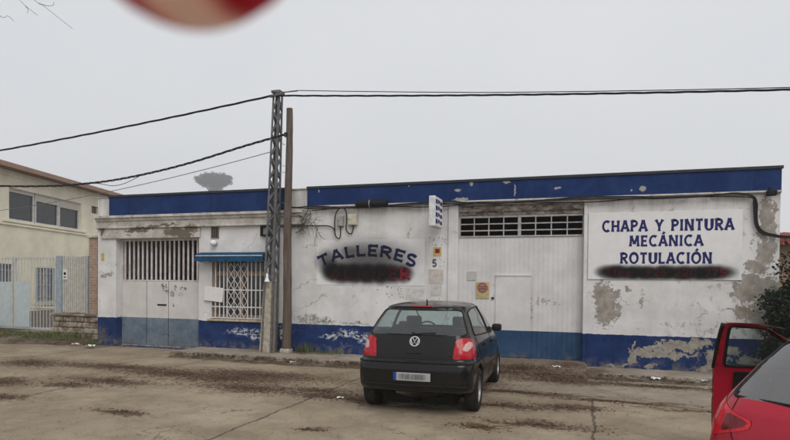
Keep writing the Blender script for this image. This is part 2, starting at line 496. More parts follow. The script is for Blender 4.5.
def parapet_paint():
    g = G('parapet_blue_paint', 0.7)
    P = g.pos()
    c = g.mix(g.smooth(g.noise(P, 1.6, 6, 0.7), 0.3, 0.7), (0.0045, 0.019, 0.085), (0.010, 0.032, 0.120))
    st = g.noise(P, 1.0, 5, 0.7, stretch=(5, 5, 0.7))
    c = g.mix(g.smooth(st, 0.55, 0.8, 0, 0.22), c, (0.06, 0.10, 0.20))
    c = g.mix(g.smooth(g.noise(P, 0.8, 5, .7), .45, .7, 0, .22), c, (0.026, 0.052, 0.130))
    W = g.warp(P, 8.0, 0.12)
    b = g.blobs(W, [(-2.62, 3.70, .07, .035), (-2.32, 3.83, .035, .07), (-1.60, 3.83, .08, .03), (-1.42, 3.66, .02, .12), (-0.58, 3.66, .07, .03), (1.02, 3.58, .06, .06), (.82, 3.57, .02, .03), (-5.85, 3.80, .02, .03), (-2.55, 3.5, .16, .04), (-3.7, 3.83, .03, .015)])
    ch = g.smooth(g.math('ADD', b, g.smooth(g.noise(P, 30, 3), .2, .8, -.3, .3)), 1.1, 0.85)
    c = g.mix(g.math('MULTIPLY', ch, 0.85), c, (0.36, 0.35, 0.33))
    fl = g.smooth(g.noise(P, 12.0, 4, 0.8), 0.74, 0.76)
    c = g.mix(g.math('MULTIPLY', fl, 0.5), c, (0.3, 0.33, 0.38))
    g.set('Base Color', c)
    g.bump(g.noise(P, 20, 5, 0.7), 0.4, 0.006)
    return g.m

def weathered(name, lo, hi, spots, spotcol, sc=3.0, th=0.55, stretch=None, bump=0.5):
    g = G(name, 0.88)
    P = g.pos()
    c = g.mix(g.smooth(g.noise(P, sc, 6, 0.7), 0.3, 0.7), lo, hi)
    n = g.noise(g.warp(P, 5, 0.15), sc * 1.6, 7, 0.75, stretch=stretch)
    c = g.mix(g.math('MULTIPLY', g.smooth(n, th, th + 0.07), 0.9), c, spotcol)
    if spots:
        b = g.blobs(g.warp(P, 5.0, 0.28, 6), spots)
        k = g.smooth(g.math('ADD', b, g.smooth(g.noise(P, 16, 4, .7), .2, .8, -.4, .4)), 1.15, 0.7)
        c = g.mix(g.math('MULTIPLY', k, 0.9), c, (0.105, 0.085, 0.055))
    g.set('Base Color', c)
    g.bump(g.math('ADD', g.noise(P, 24, 5, 0.7), g.math('MULTIPLY', n, -0.8)), bump, 0.01)
    return g.m

def gate_paint(name, zsplit, low_lo, low_hi, white_lo, white_hi, smudges, smc=(0.07, 0.06, 0.06)):
    """sheet-metal gate: white above, blue below, with scuffs of their own shape"""
    g = G(name, 0.62)
    P = g.pos()
    z = g.sep(P)[2]
    white = g.mix(g.smooth(g.noise(P, 2.0, 6, 0.7), 0.3, 0.7), white_lo, white_hi)
    st = g.noise(P, 1.0, 5, 0.7, stretch=(9, 9, 0.5))
    white = g.mix(g.smooth(st, 0.55, 0.8, 0, 0.3), white, (0.42, 0.39, 0.36))
    low = g.mix(g.smooth(g.noise(P, 2.6, 7, 0.72), 0.3, 0.7), low_lo, low_hi)
    low = g.mix(g.smooth(g.noise(P, 9.0, 5, 0.75), 0.66, 0.70, 0, 0.7), low, (0.36, 0.37, 0.37))
    rust = g.math('MULTIPLY', g.smooth(z, 0.42, 0.12), g.smooth(g.noise(P, 6.0, 6, 0.75), 0.5, 0.62))
    low = g.mix(g.math('MULTIPLY', rust, 0.75), low, (0.16, 0.125, 0.095))
    c = g.mix(g.math('LESS_THAN', z, zsplit), white, low)
    if smudges:
        b = g.blobs(g.warp(P, 12, 0.10, 5), smudges)
        k = g.math('MULTIPLY', g.smooth(b, 1.1, 0.75), g.smooth(g.noise(P, 18, 4, 0.7), 0.46, 0.54))
        c = g.mix(g.math('MULTIPLY', k, 0.85), c, smc)
    sp = g.smooth(g.noise(P, 24, 3, 0.8), 0.75, 0.775)
    c = g.mix(g.math('MULTIPLY', sp, 0.7), c, (0.22, 0.19, 0.17))
    g.set('Base Color', c)
    g.bump(g.noise(P, 3.0, 4), 0.25, 0.01)
    return g.m

STAINS = [(-10.8, -3.2, .75, .45), (-8.7, -3.0, 1.7, .33), (-7.1, -3.3, 1.4, .38), (-7.65, -4.35, .9, .28), (-5.7, -2.9, 1.5, .48), (-9.2, -5.1, .55, .35),
          (-8.0, -6.0, .4, .16), (-5.1, -4.1, 1.0, .36), (-4.0, -3.9, .5, .22), (-6.0, -3.4, 1.2, .5), (-3.6, -4.3, .75, .2), (-3.1, -4.4, .5, .15), (-8.0, -4.9, .5, .22),
          (-5.7, -6.2, .4, .1), (-5.9, -1.35, 2.2, .12), (-3.6, -1.35, 1.3, .14), (-1.2, -.8, 1.3, .5), (-.4, -1.5, 1.2, .3), (-.95, -2.9, 1.2, .13), (-1.1, -4.0, .8, .16),
          (-.2, -3.85, .5, .16), (-.5, -5.0, .6, .16), (-1.2, -5.4, .3, .12), (1.2, -1.5, 1.4, .18), (-3.0, -6.2, .15, .06), (.4, -3.15, 1.0, .1), (2.0, -3.45, 1.2, .07), (-2.4, -4.2, .9, .25), (-2.2, -2.4, .8, .5)]
def concrete(name, lo, hi, stains, joints):
    g = G(name, 0.9)
    P = g.pos()
    x, y, z = g.sep(P)[0:3]
    c = g.mix(g.smooth(g.noise(P, 0.55, 8, 0.68), 0.30, 0.70), lo, hi)
    c = g.mix(g.smooth(g.noise(P, 34.0, 3, 0.8), 0.60, 0.72, 0, 0.55), c, (0.10, 0.085, 0.07))
    c = g.mix(g.smooth(g.noise(P, 4.0, 6, 0.75), 0.56, 0.72, 0, 0.5), c, (0.155, 0.125, 0.098))
    Wp = g.warp(P, 1.6, 1.0, 8)
    c = g.mix(g.smooth(g.noise(g.warp(P, 2.0, .5), 1.7, 8, 0.72), 0.42, 0.66, 0, 0.42), c, (0.135, 0.105, 0.078))
    c = g.mix(g.smooth(g.noise(P, 11.0, 5, 0.8), 0.62, 0.70, 0, 0.45), c, (0.085, 0.060, 0.044))
    c = g.mix(g.smooth(g.noise(P, 23.0, 4, 0.8), 0.64, 0.72, 0, 0.4), c, (0.42, 0.37, 0.30))
    if stains:
        b = g.blobs(Wp, stains, 'xy')
        fine = g.smooth(g.noise(P, 10.0, 8, 0.8), 0.25, 0.75, -0.85, 0.85)
        k0 = g.math('MULTIPLY', g.smooth(g.math('ADD', b, g.math('MULTIPLY', fine, 1.5)), 2.3, 0.7), 0.5)
        c = g.mix(k0, c, (0.155, 0.108, 0.072))
        k = g.smooth(g.math('ADD', b, fine), 1.22, 0.58)
        dirt = g.mix(g.smooth(g.noise(P, 22.0, 4, 0.7), 0.35, 0.65), (0.048, 0.028, 0.018), (0.125, 0.078, 0.050))
        c = g.mix(g.math('MULTIPLY', k, 0.80), c, dirt)
    if joints:
        dmin = None
        wx = g.math('ADD', x, g.smooth(g.noise(P, 2.5, 5, .7), 0.2, 0.8, -0.035, 0.035))
        for jx in (-11.75, -7.8, -3.84, 0.12, 4.05):
            d = g.math('ABSOLUTE', g.math('SUBTRACT', wx, jx))
            dmin = d if dmin is None else g.math('MINIMUM', dmin, d)
        k = g.smooth(g.math('ADD', dmin, g.smooth(g.noise(P, 9, 4), .2, .8, -.008, .008)), 0.026, 0.010)
        c = g.mix(g.math('MULTIPLY', k, 0.72), c, (0.045, 0.036, 0.028))
        vd = g.voronoi(g.warp(P, 1.3, 0.9, 6), 0.36, 'DISTANCE_TO_EDGE')
        cr = g.math('MULTIPLY', g.smooth(vd, 0.0035, 0.0012), g.smooth(g.noise(P, 0.6, 2), 0.47, 0.53))
        c = g.mix(g.math('MULTIPLY', cr, 0.6), c, (0.06, 0.05, 0.04))
    g.set('Base Color', c)
    h = g.math('ADD', g.noise(P, 40, 5, 0.75), g.math('MULTIPLY', g.noise(P, 6, 5, 0.7), 1.5))
    g.bump(h, 0.6, 0.012)
    return g.m

def soil_material():
    g = G('soil', 0.95)
    P = g.pos()
    c = g.mix(g.smooth(g.noise(P, 3.0, 8, 0.75), 0.35, 0.65), (0.065, 0.047, 0.032), (0.17, 0.135, 0.098))
    c = g.mix(g.smooth(g.noise(P, 30, 3, 0.8), 0.62, 0.7, 0, 0.6), c, (0.26, 0.23, 0.19))
    g.set('Base Color', c)
    g.bump(g.noise(P, 18, 6, 0.8), 0.9, 0.03)
    return g.m

M = {}
M['facade'] = facade_material()
M['parapet'] = parapet_paint()
M['coping'] = simple('coping_metal', (0.035, 0.038, 0.045), 0.6)
M['cornice'] = weathered('cornice_plaster', (0.33, 0.305, 0.27), (0.56, 0.535, 0.495), [(-9.75, 2.93, .38, .12), (-9.5, 2.88, .3, .12), (-9.3, 3.0, .2, .12), (-11.0, 2.98, .35, .05), (-10.7, 3.05, .3, .05), (-12.1, 2.98, .15, .12), (-10.2, 3.1, .5, .04)], (0.21, 0.185, 0.15), 3.0, 0.56, (1, 1, 2.2))
M['lintel'] = weathered('stained_lintel', (0.18, 0.155, 0.13), (0.40, 0.37, 0.33), None, (0.095, 0.062, 0.048), 3.4, 0.50, (1, 1, 3))
M['roof'] = simple('roof_felt', (0.12, 0.12, 0.12), 0.9)
M['dark'] = simple('dark_interior', (0.02, 0.02, 0.02), 0.9)
M['gate_left'] = gate_paint('old_gate_paint', 0.755, (0.080, 0.115, 0.160), (0.165, 0.198, 0.235), (0.50, 0.475, 0.45), (0.60, 0.578, 0.555),
                            [(-10.3, 1.56, .11, .12), (-10.22, 1.44, .07, .05), (-9.95, 1.53, .05, .08), (-9.72, 1.52, .12, .05), (-9.78, 1.38, .08, .06), (-10.05, 1.38, .06, .08), (-10.0, 1.1, .03, .05), (-10.2, .32, .22, .04)])
M['gate_right'] = gate_paint('garage_gate_paint', 0.75, (0.018, 0.050, 0.112), (0.034, 0.078, 0.155), (0.54, 0.525, 0.518), (0.65, 0.636, 0.628),
                             [(-.93, 1.36, .05, .10), (-.82, 1.38, .06, .05), (-.72, 1.34, .06, .08), (-.62, 1.33, .05, .05), (-.5, 1.32, .07, .04), (-1.06, 1.2, .03, .3), (-1.85, 1.6, .02, .2)], (0.34, 0.30, 0.28))
M['white_bar'] = simple('white_painted_iron', (0.60, 0.575, 0.56), 0.55, vary=0.14, scale=6, dirt=((0.30, 0.22, 0.17), 0.6))
M['pink_bar'] = simple('off_white_bar_paint', (0.54, 0.50, 0.485), 0.6, vary=0.15, scale=6, dirt=((0.26, 0.19, 0.15), 0.6))
M['tan_wood'] = simple('tan_window_wood', (0.36, 0.26, 0.17), 0.7, vary=0.25)
M['glass_dark'] = simple('dull_window_glass', (0.035, 0.038, 0.042), 0.12)
M['sill'] = simple('sill_stone', (0.42, 0.34, 0.25), 0.85, vary=0.25, bump=0.3)
M['awning'] = simple('teal_canvas', (0.008, 0.052, 0.115), 0.75, vary=0.3, scale=5)
M['black'] = simple('black_rubber', (0.012, 0.012, 0.013), 0.6)
M['cable'] = simple('cable_sheath', (0.020, 0.019, 0.021), 0.6, vary=0.3)
M['paper'] = simple('white_board', (0.66, 0.64, 0.61), 0.8, vary=0.06)
M['grey_plastic'] = simple('grey_plastic', (0.30, 0.29, 0.275), 0.6)
M['cream_plastic'] = simple('cream_plastic', (0.50, 0.47, 0.36), 0.55, dirt=((0.2, 0.17, 0.11), 0.5))
M['navy'] = simple('navy_sign_paint', (0.020, 0.020, 0.105), 0.6, vary=0.2)
M['maroon'] = simple('maroon_sign_paint', (0.20, 0.012, 0.03), 0.6, vary=0.2)
M['sign_white'] = simple('sign_white', (0.68, 0.672, 0.668), 0.6, vary=0.04, scale=3, dirt=((0.5, 0.49, 0.47), 0.4))
M['concrete_road'] = concrete('concrete_road', (0.240, 0.192, 0.134), (0.360, 0.298, 0.216), STAINS, True)
M['apron'] = concrete('concrete_apron', (0.245, 0.205, 0.155), (0.345, 0.300, 0.236), [s for s in STAINS if s[1] > -3.6 and s[0] > -3], False)
M['sidewalk'] = concrete('pavement_concrete', (0.235, 0.20, 0.158), (0.35, 0.308, 0.255), [(-6.5, -1.15, 2.5, .12), (1.2, -1.1, 2.0, .14), (-4, -1.15, 2, .12), (-6.2, -.25, .8, .12), (.1, -.7, .4, .4)], False)
M['soil'] = soil_material()
M['galv'] = simple('galvanised_steel', (0.135, 0.135, 0.138), 0.6, 0.2, vary=0.3, scale=14, dirt=((0.07, 0.06, 0.05), 0.7))
M['pole_concrete'] = simple('pole_concrete', (0.36, 0.32, 0.255), 0.9, vary=0.25, bump=0.5)
M['white_plastic'] = simple('white_plastic', (0.72, 0.72, 0.71), 0.45, vary=0.05)

def wood_pole_material():
    g = G('weathered_pole_wood', 0.9)
    P = g.obj()
    n = g.noise(P, 1.0, 6, 0.7, stretch=(40, 40, 1.6))
    c = g.mix(g.smooth(n, 0.3, 0.7), (0.055, 0.040, 0.031), (0.165, 0.128, 0.104))
    c = g.mix(g.smooth(g.noise(P, 1.1, 4), 0.45, 0.7, 0, 0.5), c, (0.14, 0.125, 0.115))
    g.set('Base Color', c); g.bump(n, 0.7, 0.01)
    return g.m
M['pole_wood'] = wood_pole_material()

# ------------------------------------------------------------------ ground, road, pavements
def sheet(mb, x0, x1, y0, y1, z):
    mb.add([(x0, y0, z), (x1, y0, z), (x1, y1, z), (x0, y1, z)], [(0, 1, 2, 3)])
mb = MB(); sheet(mb, -396, 118, -58, 456, -0.012)
structure(mb.build('ground', M['soil']))
mb = MB(); sheet(mb, -60, 40, -40, -0.02, 0.0)
structure(mb.build('road', M['concrete_road']))
mb = MB(); mb.add([(-2.75, -2.62, .005), (9.0, -4.50, .005), (9.0, -1.0, .005), (-2.75, -1.0, .005)], [(0, 1, 2, 3)])
structure(mb.build('apron', M['apron']))

def pavement(name, x0, x1, yf, seed):
    """slab against the wall with a worn, slightly ragged kerb"""
    r = random.Random(seed); n = int((x1 - x0) / 0.12); mbb = MB(); vs = []
    for i in range(n + 1):
        x = x0 + (x1 - x0) * i / n
        j = r.uniform(-.015, .015); zt = .095 + r.uniform(-.006, .006)
        vs += [(x, -0.004, zt), (x, yf + .05 + j, zt), (x, yf + j, zt - .03), (x, yf - .02 + j, -.01)]
    fs = [(4 * i + k, 4 * i + k + 1, 4 * i + k + 5, 4 * i + k + 4) for i in range(n) for k in range(3)]
    mbb.add(vs, fs)
    mbb.add([vs[0], vs[1], vs[2], vs[3], (x0, -.004, -.01)], [(0, 1, 2, 3, 4)])
    mbb.add([vs[-4], vs[-3], vs[-2], vs[-1], (x1, -.004, -.01)], [(4, 3, 2, 1, 0)])
    return structure(mbb.build(name, M['sidewalk']))
pavement('pavement', -9.05, -2.72, -1.12, 3)
pavement('pavement', 0.02, 9.5, -0.92, 4)

# trodden earth ramp up to the garage gate, and the earth lying along the kerb
def heap(name, x0, x1, y0, y1, fz, mat, nx=60, ny=18):
    mbb = MB(); vs = []
    for j in range(ny + 1):
        for i in range(nx + 1):
            x = x0 + (x1 - x0) * i / nx; y = y0 + (y1 - y0) * j / ny
            vs.append((x, y, fz(x, y, i / nx, j / ny)))
    mbb.add(vs, [(j * (nx + 1) + i, j * (nx + 1) + i + 1, (j + 1) * (nx + 1) + i + 1, (j + 1) * (nx + 1) + i) for j in range(ny) for i in range(nx)])
    return mbb.build(name, mat, smooth=True)
rr = random.Random(9)
structure(heap('earth_ramp', -2.745, 0.05, -1.55, 0.14, lambda x, y, u, v: -0.006 + 0.175 * min(1, max(0, (y + 1.5) / 1.45)) ** 0.8 * (1 if 0.02 < v else 0) + (rr.uniform(0, .014) if v > .05 else 0) - (.06 if x > .02 or x < -2.72 else 0),
               concrete('trodden_earth', (0.150, 0.118, 0.090), (0.23, 0.19, 0.15), [(-1.2, -.9, 1.3, .4), (-.4, -1.3, 1.0, .3), (-.3, -.35, .5, .2)], False)))
def kerb_dirt(x0, x1, yc, seed):
    r = random.Random(seed); ph = [r.uniform(0, 6) for _ in range(4)]
    def fz(x, y, u, v):
        wob = 0.5 + 0.25 * sin(2.1 * x + ph[0]) + 0.2 * sin(5.3 * x + ph[1]) + 0.15 * sin(11 * x + ph[2])
        b = max(0, 1 - abs(2 * v - 1.15) ** 1.6) * min(1, 12 * u, 12 * (1 - u))
        return -0.012 + 0.075 * b * max(.1, wob) + r.uniform(0, .010) * b
    o = heap('kerb_dirt', x0, x1, yc - .26, yc + .12, fz, M['soil'], int((x1 - x0) / .05), 9)
    return structure(o, 'stuff')
kerb_dirt(-9.1, -2.7, -1.19, 1)
kerb_dirt(-.1, 6.0, -0.99, 2)

# ------------------------------------------------------------------ the workshop
ws = thing('workshop_building', 'long low white garage workshop with blue dado and blue parapet', 'building', (-4.44, 0, 0))
XL, XR = -12.23, 3.35
GL = (-11.64, -9.10, 0.02, 2.79); WN = (-8.74, -7.20, 0.80, 2.22); GR = (-2.60, -0.05, -0.2, 3.38)
mb = MB()
wall_grid(mb, XL, XR, -0.2, 3.86, 0.0, 0.26, [GL, WN, GR])
mb.build('wall', M['facade'], ws)
mb = MB()
mb.box(XL, XL + .25, .262, 11, -.2, 3.80); mb.box(XR - .25, XR, .262, 11, -.2, 3.80); mb.box(XL, XR, 11.002, 11.25, -.2, 3.80)
mb.build('outer_wall', M['facade'], ws)
mb = MB(); mb.box(XL + .252, XR - .252, .262, 11, 3.50, 3.60); mb.build('roof', M['roof'], ws)
mb = MB(); mb.box(XL + .252, XR - .252, .262, 11, 0.012, 0.03); mb.build('inner_floor', M['dark'], ws)
mb = MB(); mb.box(-6.14, 3.352, -.035, -.001, 3.475, 3.862); mb.build('parapet', M['parapet'], ws)
mb = MB(); mb.box(-11.84, -6.60, -.03, -.001, 3.385, 3.862); mb.build('parapet', M['parapet'], ws)
for (x0_, x1_, mt_) in ((-6.15, 3.375, 'coping'), (-11.85, -6.60, 'coping')):
    mb = MB(); mb.box(x0_, x1_, -.06, .30, 3.864, 3.915); mb.build('coping', M[mt_], ws)
for (x0_, x1_) in ((-6.595, -6.16), (-12.25, -11.86)):
    mb = MB(); mb.box(x0_, x1_, -.03, .28, 3.864, 3.885); mb.build('coping', M['cornice'], ws)
# moulded cornice over the old part, and the drip strip under the new parapet
mb = MB()
def moulding(prof, x0, x1):
    n = len(prof); vs = [(x0, a, b) for a, b in prof] + [(x1, a, b) for a, b in prof]
    mb.add(vs, [(i, i + 1, n + i + 1, n + i) for i in range(n - 1)] + [tuple(range(n)), tuple(range(2 * n - 1, n - 1, -1))])
moulding([(-.001, 3.383), (-.15, 3.378), (-.155, 3.32), (-.115, 3.30), (-.10, 3.25), (-.065, 3.22), (-.06, 3.10), (-.085, 3.085), (-.085, 3.055), (-.05, 3.045), (-.001, 3.04)], -12.22, -6.22)
mb.build('cornice', M['cornice'], ws)
mb = MB(); mb.box(-12.1, -9.05, -.045, -.001, 2.80, 3.038); mb.build('lintel', M['cornice'], ws)
mb = MB(); moulding([(-.001, 3.474), (-.06, 3.47), (-.065, 3.44), (-.03, 3.42), (-.001, 3.415)], -6.14, 3.35); mb.build('drip_moulding', M['cornice'], ws)
mb = MB()
mb.box(-2.60, -.05, .05, .25, 3.24, 3.379); mb.box(-2.60, -.05, .09, .25, 3.165, 3.238)
mb.build('lintel', M['lintel'], ws)
# slight pilaster beside the garage gate
mb = MB(); mb.rbox(-2.81, -2.60, -.035, .0, .05, 3.40, .01, 2); mb.build('pilaster', M['facade'], ws)
mb = MB(); mb.rbox(-.05, .015, -.03, .0, .05, 3.40, .01, 2); mb.build('pilaster', M['facade'], ws)

# garage gate: ribbed sheet leaves, wicket door, barred light above
gg = MB(); yb = 0.125
nrib = 26; w = (GR[1] - GR[0]) / nrib
for k in range(nrib):
    a = GR[0] + k * w
    gg.add([(a, yb, .10), (a + w * .86, yb, .10), (a + w * .90, yb + .005, .10), (a + w, yb + .005, .10), (a, yb, 2.70), (a + w * .86, yb, 2.70), (a + w * .90, yb + .005, 2.70), (a + w, yb + .005, 2.70)],
           [(0, 1, 5, 4), (1, 2, 6, 5), (2, 3, 7, 6)])
    if k < nrib - 1: gg.add([(a + w, yb + .005, .10), (a + w, yb, .10), (a + w, yb, 2.70), (a + w, yb + .005, 2.70)], [(0, 1, 2, 3)])
gg.box(GR[0], GR[1], yb + .015, yb + .03, .10, 2.70)
garage = gg.build('garage_gate', M['gate_right'], ws)
mb = MB()
for (a, b) in ((GR[0] + .01, -1.345), (-1.315, GR[1] - .01)):
    mb.box(a, b, yb - .02, yb + .02, 3.115, 3.16); mb.box(a, b, yb - .02, yb + .02, 2.705, 2.735)
    for z in (2.845, 2.985): mb.box(a, b, yb - .012, yb + .005, z - .012, z + .012)
    for k in range(5):
        x = a + (b - a) * k / 4; mb.box(x - (.018 if k in (0, 4) else .011), x + (.018 if k in (0, 4) else .011), yb - .016, yb + .016, 2.736, 3.114)
mb.box(-1.345, -1.315, yb - .025, yb + .025, 2.705, 3.16)
mb.build('light_grille', simple('grey_grille_paint', (0.40, 0.385, 0.375), .6, vary=.2, dirt=((.2, .16, .13), .6)), garage)
mb = MB()
mb.box(-1.80, -1.07, yb - .022, yb - .006, .19, 1.885)
wk = mb.build('wicket_door', M['gate_right'], garage)
mb = MB(); mb.box(-1.825, -1.803, yb - .010, yb - .002, .17, 1.912); mb.box(-1.067, -1.05, yb - .010, yb - .002, .17, 1.912); mb.box(-1.803, -1.067, yb - .035, yb - .002, 1.888, 1.912)
mb.build('door_frame', M['gate_right'], garage)
mb = MB(); mb.box(-1.89, -1.84, yb - .03, yb - .004, 1.40, 1.44); mb.build('lock', M['black'], garage)
mb = MB()
for k in range(7): mb.box(-2.41, -2.22, yb - .02, yb - .004, 1.80 + k * .028, 1.818 + k * .028)
mb.build('vent_louvre', M['gate_right'], garage)

# old gate on the left: barred top, three sheet leaves
mb = MB(); mb.box(GL[0], GL[1], .20, .25, 1.70, 1.735); mb.box(GL[0], GL[1], .20, .25, 2.74, 2.785); mb.box(GL[0], GL[0] + .04, .20, .25, 1.735, 2.74)
og = mb.build('old_gate', M['pink_bar'], ws)
for (a, b) in ((GL[0], -10.855), (-10.84, -10.175), (-10.16, GL[1])):
    mb = MB(); mb.rbox(a + .004, b - .004, .205, .245, .05, 1.698, .006, 1); mb.build('gate_leaf', M['gate_left'], og)
for k in range(18):
    x = GL[0] + .10 + (GL[1] - GL[0] - .16) * k / 17
    mb = MB(); mb.rbox(x - .024, x + .024, .208, .24, 1.736, 2.739, .005, 1); mb.build('gate_bar', M['pink_bar'], og)
mb = MB(); mb.box(-10.5, -10.22, .196, .204, 1.075, 1.115); mb.build('mail_slot', M['black'], og)
mb = MB(); mb.box(GL[0], GL[1], .19, .26, -.05, .045); mb.build('threshold', M['lintel'], og)

# shop window: wooden frame, dull glass, white iron grille with a lattice in the middle
mb = MB(); mb.box(WN[0], WN[1], .16, .20, WN[2], WN[3])
win = mb.build('window', M['glass_dark'], ws)
mb = MB()
for (a, b, c, d) in ((WN[0], WN[1], 1.86, 1.96), (WN[0], WN[1], .81, .90), (WN[0], WN[0] + .09, .9, 1.86), (WN[1] - .09, WN[1], .9, 1.86), (WN[0], WN[0] + .09, 1.96, 2.2), (WN[1] - .09, WN[1], 1.96, 2.2), (-8.02, -7.92, .9, 1.86)):
    mb.box(a, b, .12, .158, c, d)
mb.build('window_frame', M['tan_wood'], win)
mb = MB()
mb.rbox(WN[0] - .08, WN[1] + .04, -.05, .11, .745, .80, .008, 1)
mb.build('window_sill', M['sill'], win)
mb = MB(); gy = -.02
bars = [WN[0] + .02 + i * .118 for i in range(4)] + [-8.27, -7.70] + [-7.60 + i * .118 for i in range(4)]
for x in bars: mb.rbox(x - .014, x + .014, gy - .012, gy + .012, .82, 2.23, .004, 1)
for z in (.83, 1.10, 1.51, 2.215): mb.box(WN[0], WN[1] + .02, gy - .009, gy + .009, z - .013, z + .013)
def lattice(x0, x1):
    cx = (x0 + x1) / 2; hh = .13; z = .85
    while z < 2.15:
        for sx in (-1, 1):
            for (za, zb, xa, xb) in ((z, z + hh, cx, cx + sx * (x1 - x0) / 2), (z + hh, z + 2 * hh, cx + sx * (x1 - x0) / 2, cx)):
                mb.tube([(xa, gy, za), (xb, gy - .004, zb)], .009, 4)
        z += 2 * hh
for i in range(3): lattice(-8.25 + i * .18, -8.08 + i * .18)
for x in (-8.08, -7.90): mb.box(x - .007, x + .007, gy - .006, gy + .006, .84, 2.2)
mb.build('window_grille', M['white_bar'], win)
# the barred vent between cornice and awning
mb = MB(); mb.box(-8.73, -8.53, -.006, -.001, 2.79, 3.035); v = mb.build('vent_opening', M['dark'], ws)
mb = MB()
for i in range(4): mb.box(-8.735 + i * .06, -8.71 + i * .06, -.03, -.007, 2.785, 3.037)
mb.box(-8.74, -8.52, -.034, -.007, 2.77, 2.785); mb.build('vent_bars', simple('rusty_bars', (0.13, 0.10, 0.085), 0.8), v)

# ------------------------------------------------------------------ things fixed to the front
# teal canvas awning over the shop window
aw = thing('awning', 'short teal canvas awning over the barred shop window', 'awning', (-8.08, 0, 2.2))
mb = MB(); n = 40
for i in range(n + 1):
    x = -9.02 + 1.86 * i / n
    s = .012 * sin(i * 1.9) + .008 * sin(i * .7)
    mb.v += [(x, -.005, 2.42), (x, -.16, 2.395 + s * .3), (x, -.26, 2.33 + s * .4), (x, -.275 + s, 2.205 + .012 * sin(i * 1.1) - .02)]
for i in range(n):
    for k in range(3):
        mb.f.append((4 * i + k, 4 * i + k + 1, 4 * i + k + 5, 4 * i + k + 4)); mb.mi.append(0)
mb.add([(-9.02, -.005, 2.42), (-9.02, -.16, 2.39), (-9.02, -.26, 2.33), (-9.02, -.275, 2.21), (-9.02, -.02, 2.21)], [(0, 1, 2, 3, 4)])
mb.add([(-7.16, -.005, 2.42), (-7.16, -.16, 2.39), (-7.16, -.26, 2.33), (-7.16, -.275, 2.21), (-7.16, -.02, 2.21)], [(4, 3, 2, 1, 0)])
mb.build('canvas', M['awning'], aw, smooth=True, autosmooth=40)
mb = MB(); mb.tube([(-9.0, -.262, 2.325), (-7.18, -.262, 2.325)], .012); mb.tube([(-9.0, -.262, 2.325), (-9.0, -.01, 2.3)], .012); mb.tube([(-7.18, -.262, 2.325), (-7.18, -.01, 2.3)], .012)
mb.build('awning_frame', M['white_bar'], aw)
# blank sheet tied to the grille
Mt = Matrix.Translation((-8.64, -.05, 1.40)) @ Matrix.Rotation(radians(5), 4, 'Y')
mb = MB(); mb.rbox(-.27, .27, -.006, .006, -.175, .175, .004, 1, Mt)
tag(mb.build('blank_board', M['paper']), 'blank white board hung crookedly on the window grille', 'board')
# round white bulkhead lamp under the vent
lm = thing('wall_lamp', 'small round white lamp on wall above teal awning', 'lamp', (-8.62, 0, 2.55))
Mx = Matrix.Translation((-8.62, -.03, 2.64)) @ Matrix.Rotation(radians(90), 4, 'X')
mb = MB(); mb.lathe([(.055, -.03), (.06, .0), (.06, .03)], 18, Mx); mb.build('lamp_base', M['grey_plastic'], lm)
mb = MB(); mb.ellipsoid((-8.62, -.10, 2.645), (.085, .075, .075)); mb.build('lamp_globe', M['white_plastic'], lm, smooth=True)
# open meter box
eb = thing('meter_box', 'small dark open meter box beside the lattice mast', 'box', (-7.22, 0, 2.78))
mb = MB()
for (a, b, c, d) in ((-7.34, -7.30, 2.79, 3.05), (-7.14, -7.10, 2.79, 3.05), (-7.30, -7.14, 3.01, 3.05), (-7.30, -7.14, 2.79, 2.83)): mb.box(a, b, -.08, -.001, c, d)
mb.build('box_frame', M['black'], eb)
mb = MB(); mb.box(-7.298, -7.142, -.02, -.002, 2.832, 3.008); mb.build('box_back', M['grey_plastic'], eb)

# painted sign: arched blue word over a red word, both under black censoring smears laid on as film
def smear_material(name, cx, cz, blist, dens, soft):
    g = G(name, 0.8)
    P = g.warp(g.pos(), 6.0, 0.05, 3)
    d = g.blobs(P, blist)
    a = g.smooth(d, 1.0, soft, 0.0, dens)
    gr = g.noise(g.pos(), 60, 3, 0.7)
    a = g.math('MULTIPLY', a, g.smooth(gr, 0.1, 0.5, 0.85, 1.0))
    g.set('Base Color', (0.014, 0.014, 0.014, 1))
    g.set('Alpha', a)
    return g.m
s1 = thing('painted_sign', 'sign painted with an arched TALLERES above a red word blacked out', 'sign', (-4.6, 0, 1.65))
mb = MB(); mb.box(-5.90, -3.33, -.006, -.001, 1.66, 2.68); mb.build('sign_panel', M['sign_white'], s1)
R = 2.55; cx0, cz0 = -4.685, 2.315 - R
def arcmap(total, r):
    def f(u, v):
        a = (u - total / 2) / r
        return cx0 + (r + v) * sin(a), cz0 + (r + v) * cos(a)
    return f
mb = MB(); lettering(mb, 'TALLERES', arcmap(2.30, R), .25, 2.30, .27, .12, .35, y=-.009)
mb.build('lettering', M['navy'], s1, recalc=False)
mb = MB(); lettering(mb, 'ALJOFER', lambda u, v: (-5.55 + u, 1.79 + v), .255, 1.90, .26, .16, .3, y=-.009)
mb.build('lettering', M['maroon'], s1, recalc=False)
mb = MB(); mb.box(-6.15, -3.20, -.0075, -.0068, 1.50, 2.62)
bl = [(-5.52, 1.97, .36, .31), (-5.25, 1.93, .45, .30), (-4.95, 1.93, .45, .29), (-4.65, 1.92, .45, .29), (-4.35, 1.92, .45, .30), (-4.05, 1.92, .42, .29), (-3.85, 1.92, .36, .27)]
mb.build('black_smear', smear_material('censor_smear', 0, 0, bl, 0.84, 0.05), s1)
mb = MB(); mb.box(-5.9, -3.3, -.0128, -.0120, 1.6, 2.25)
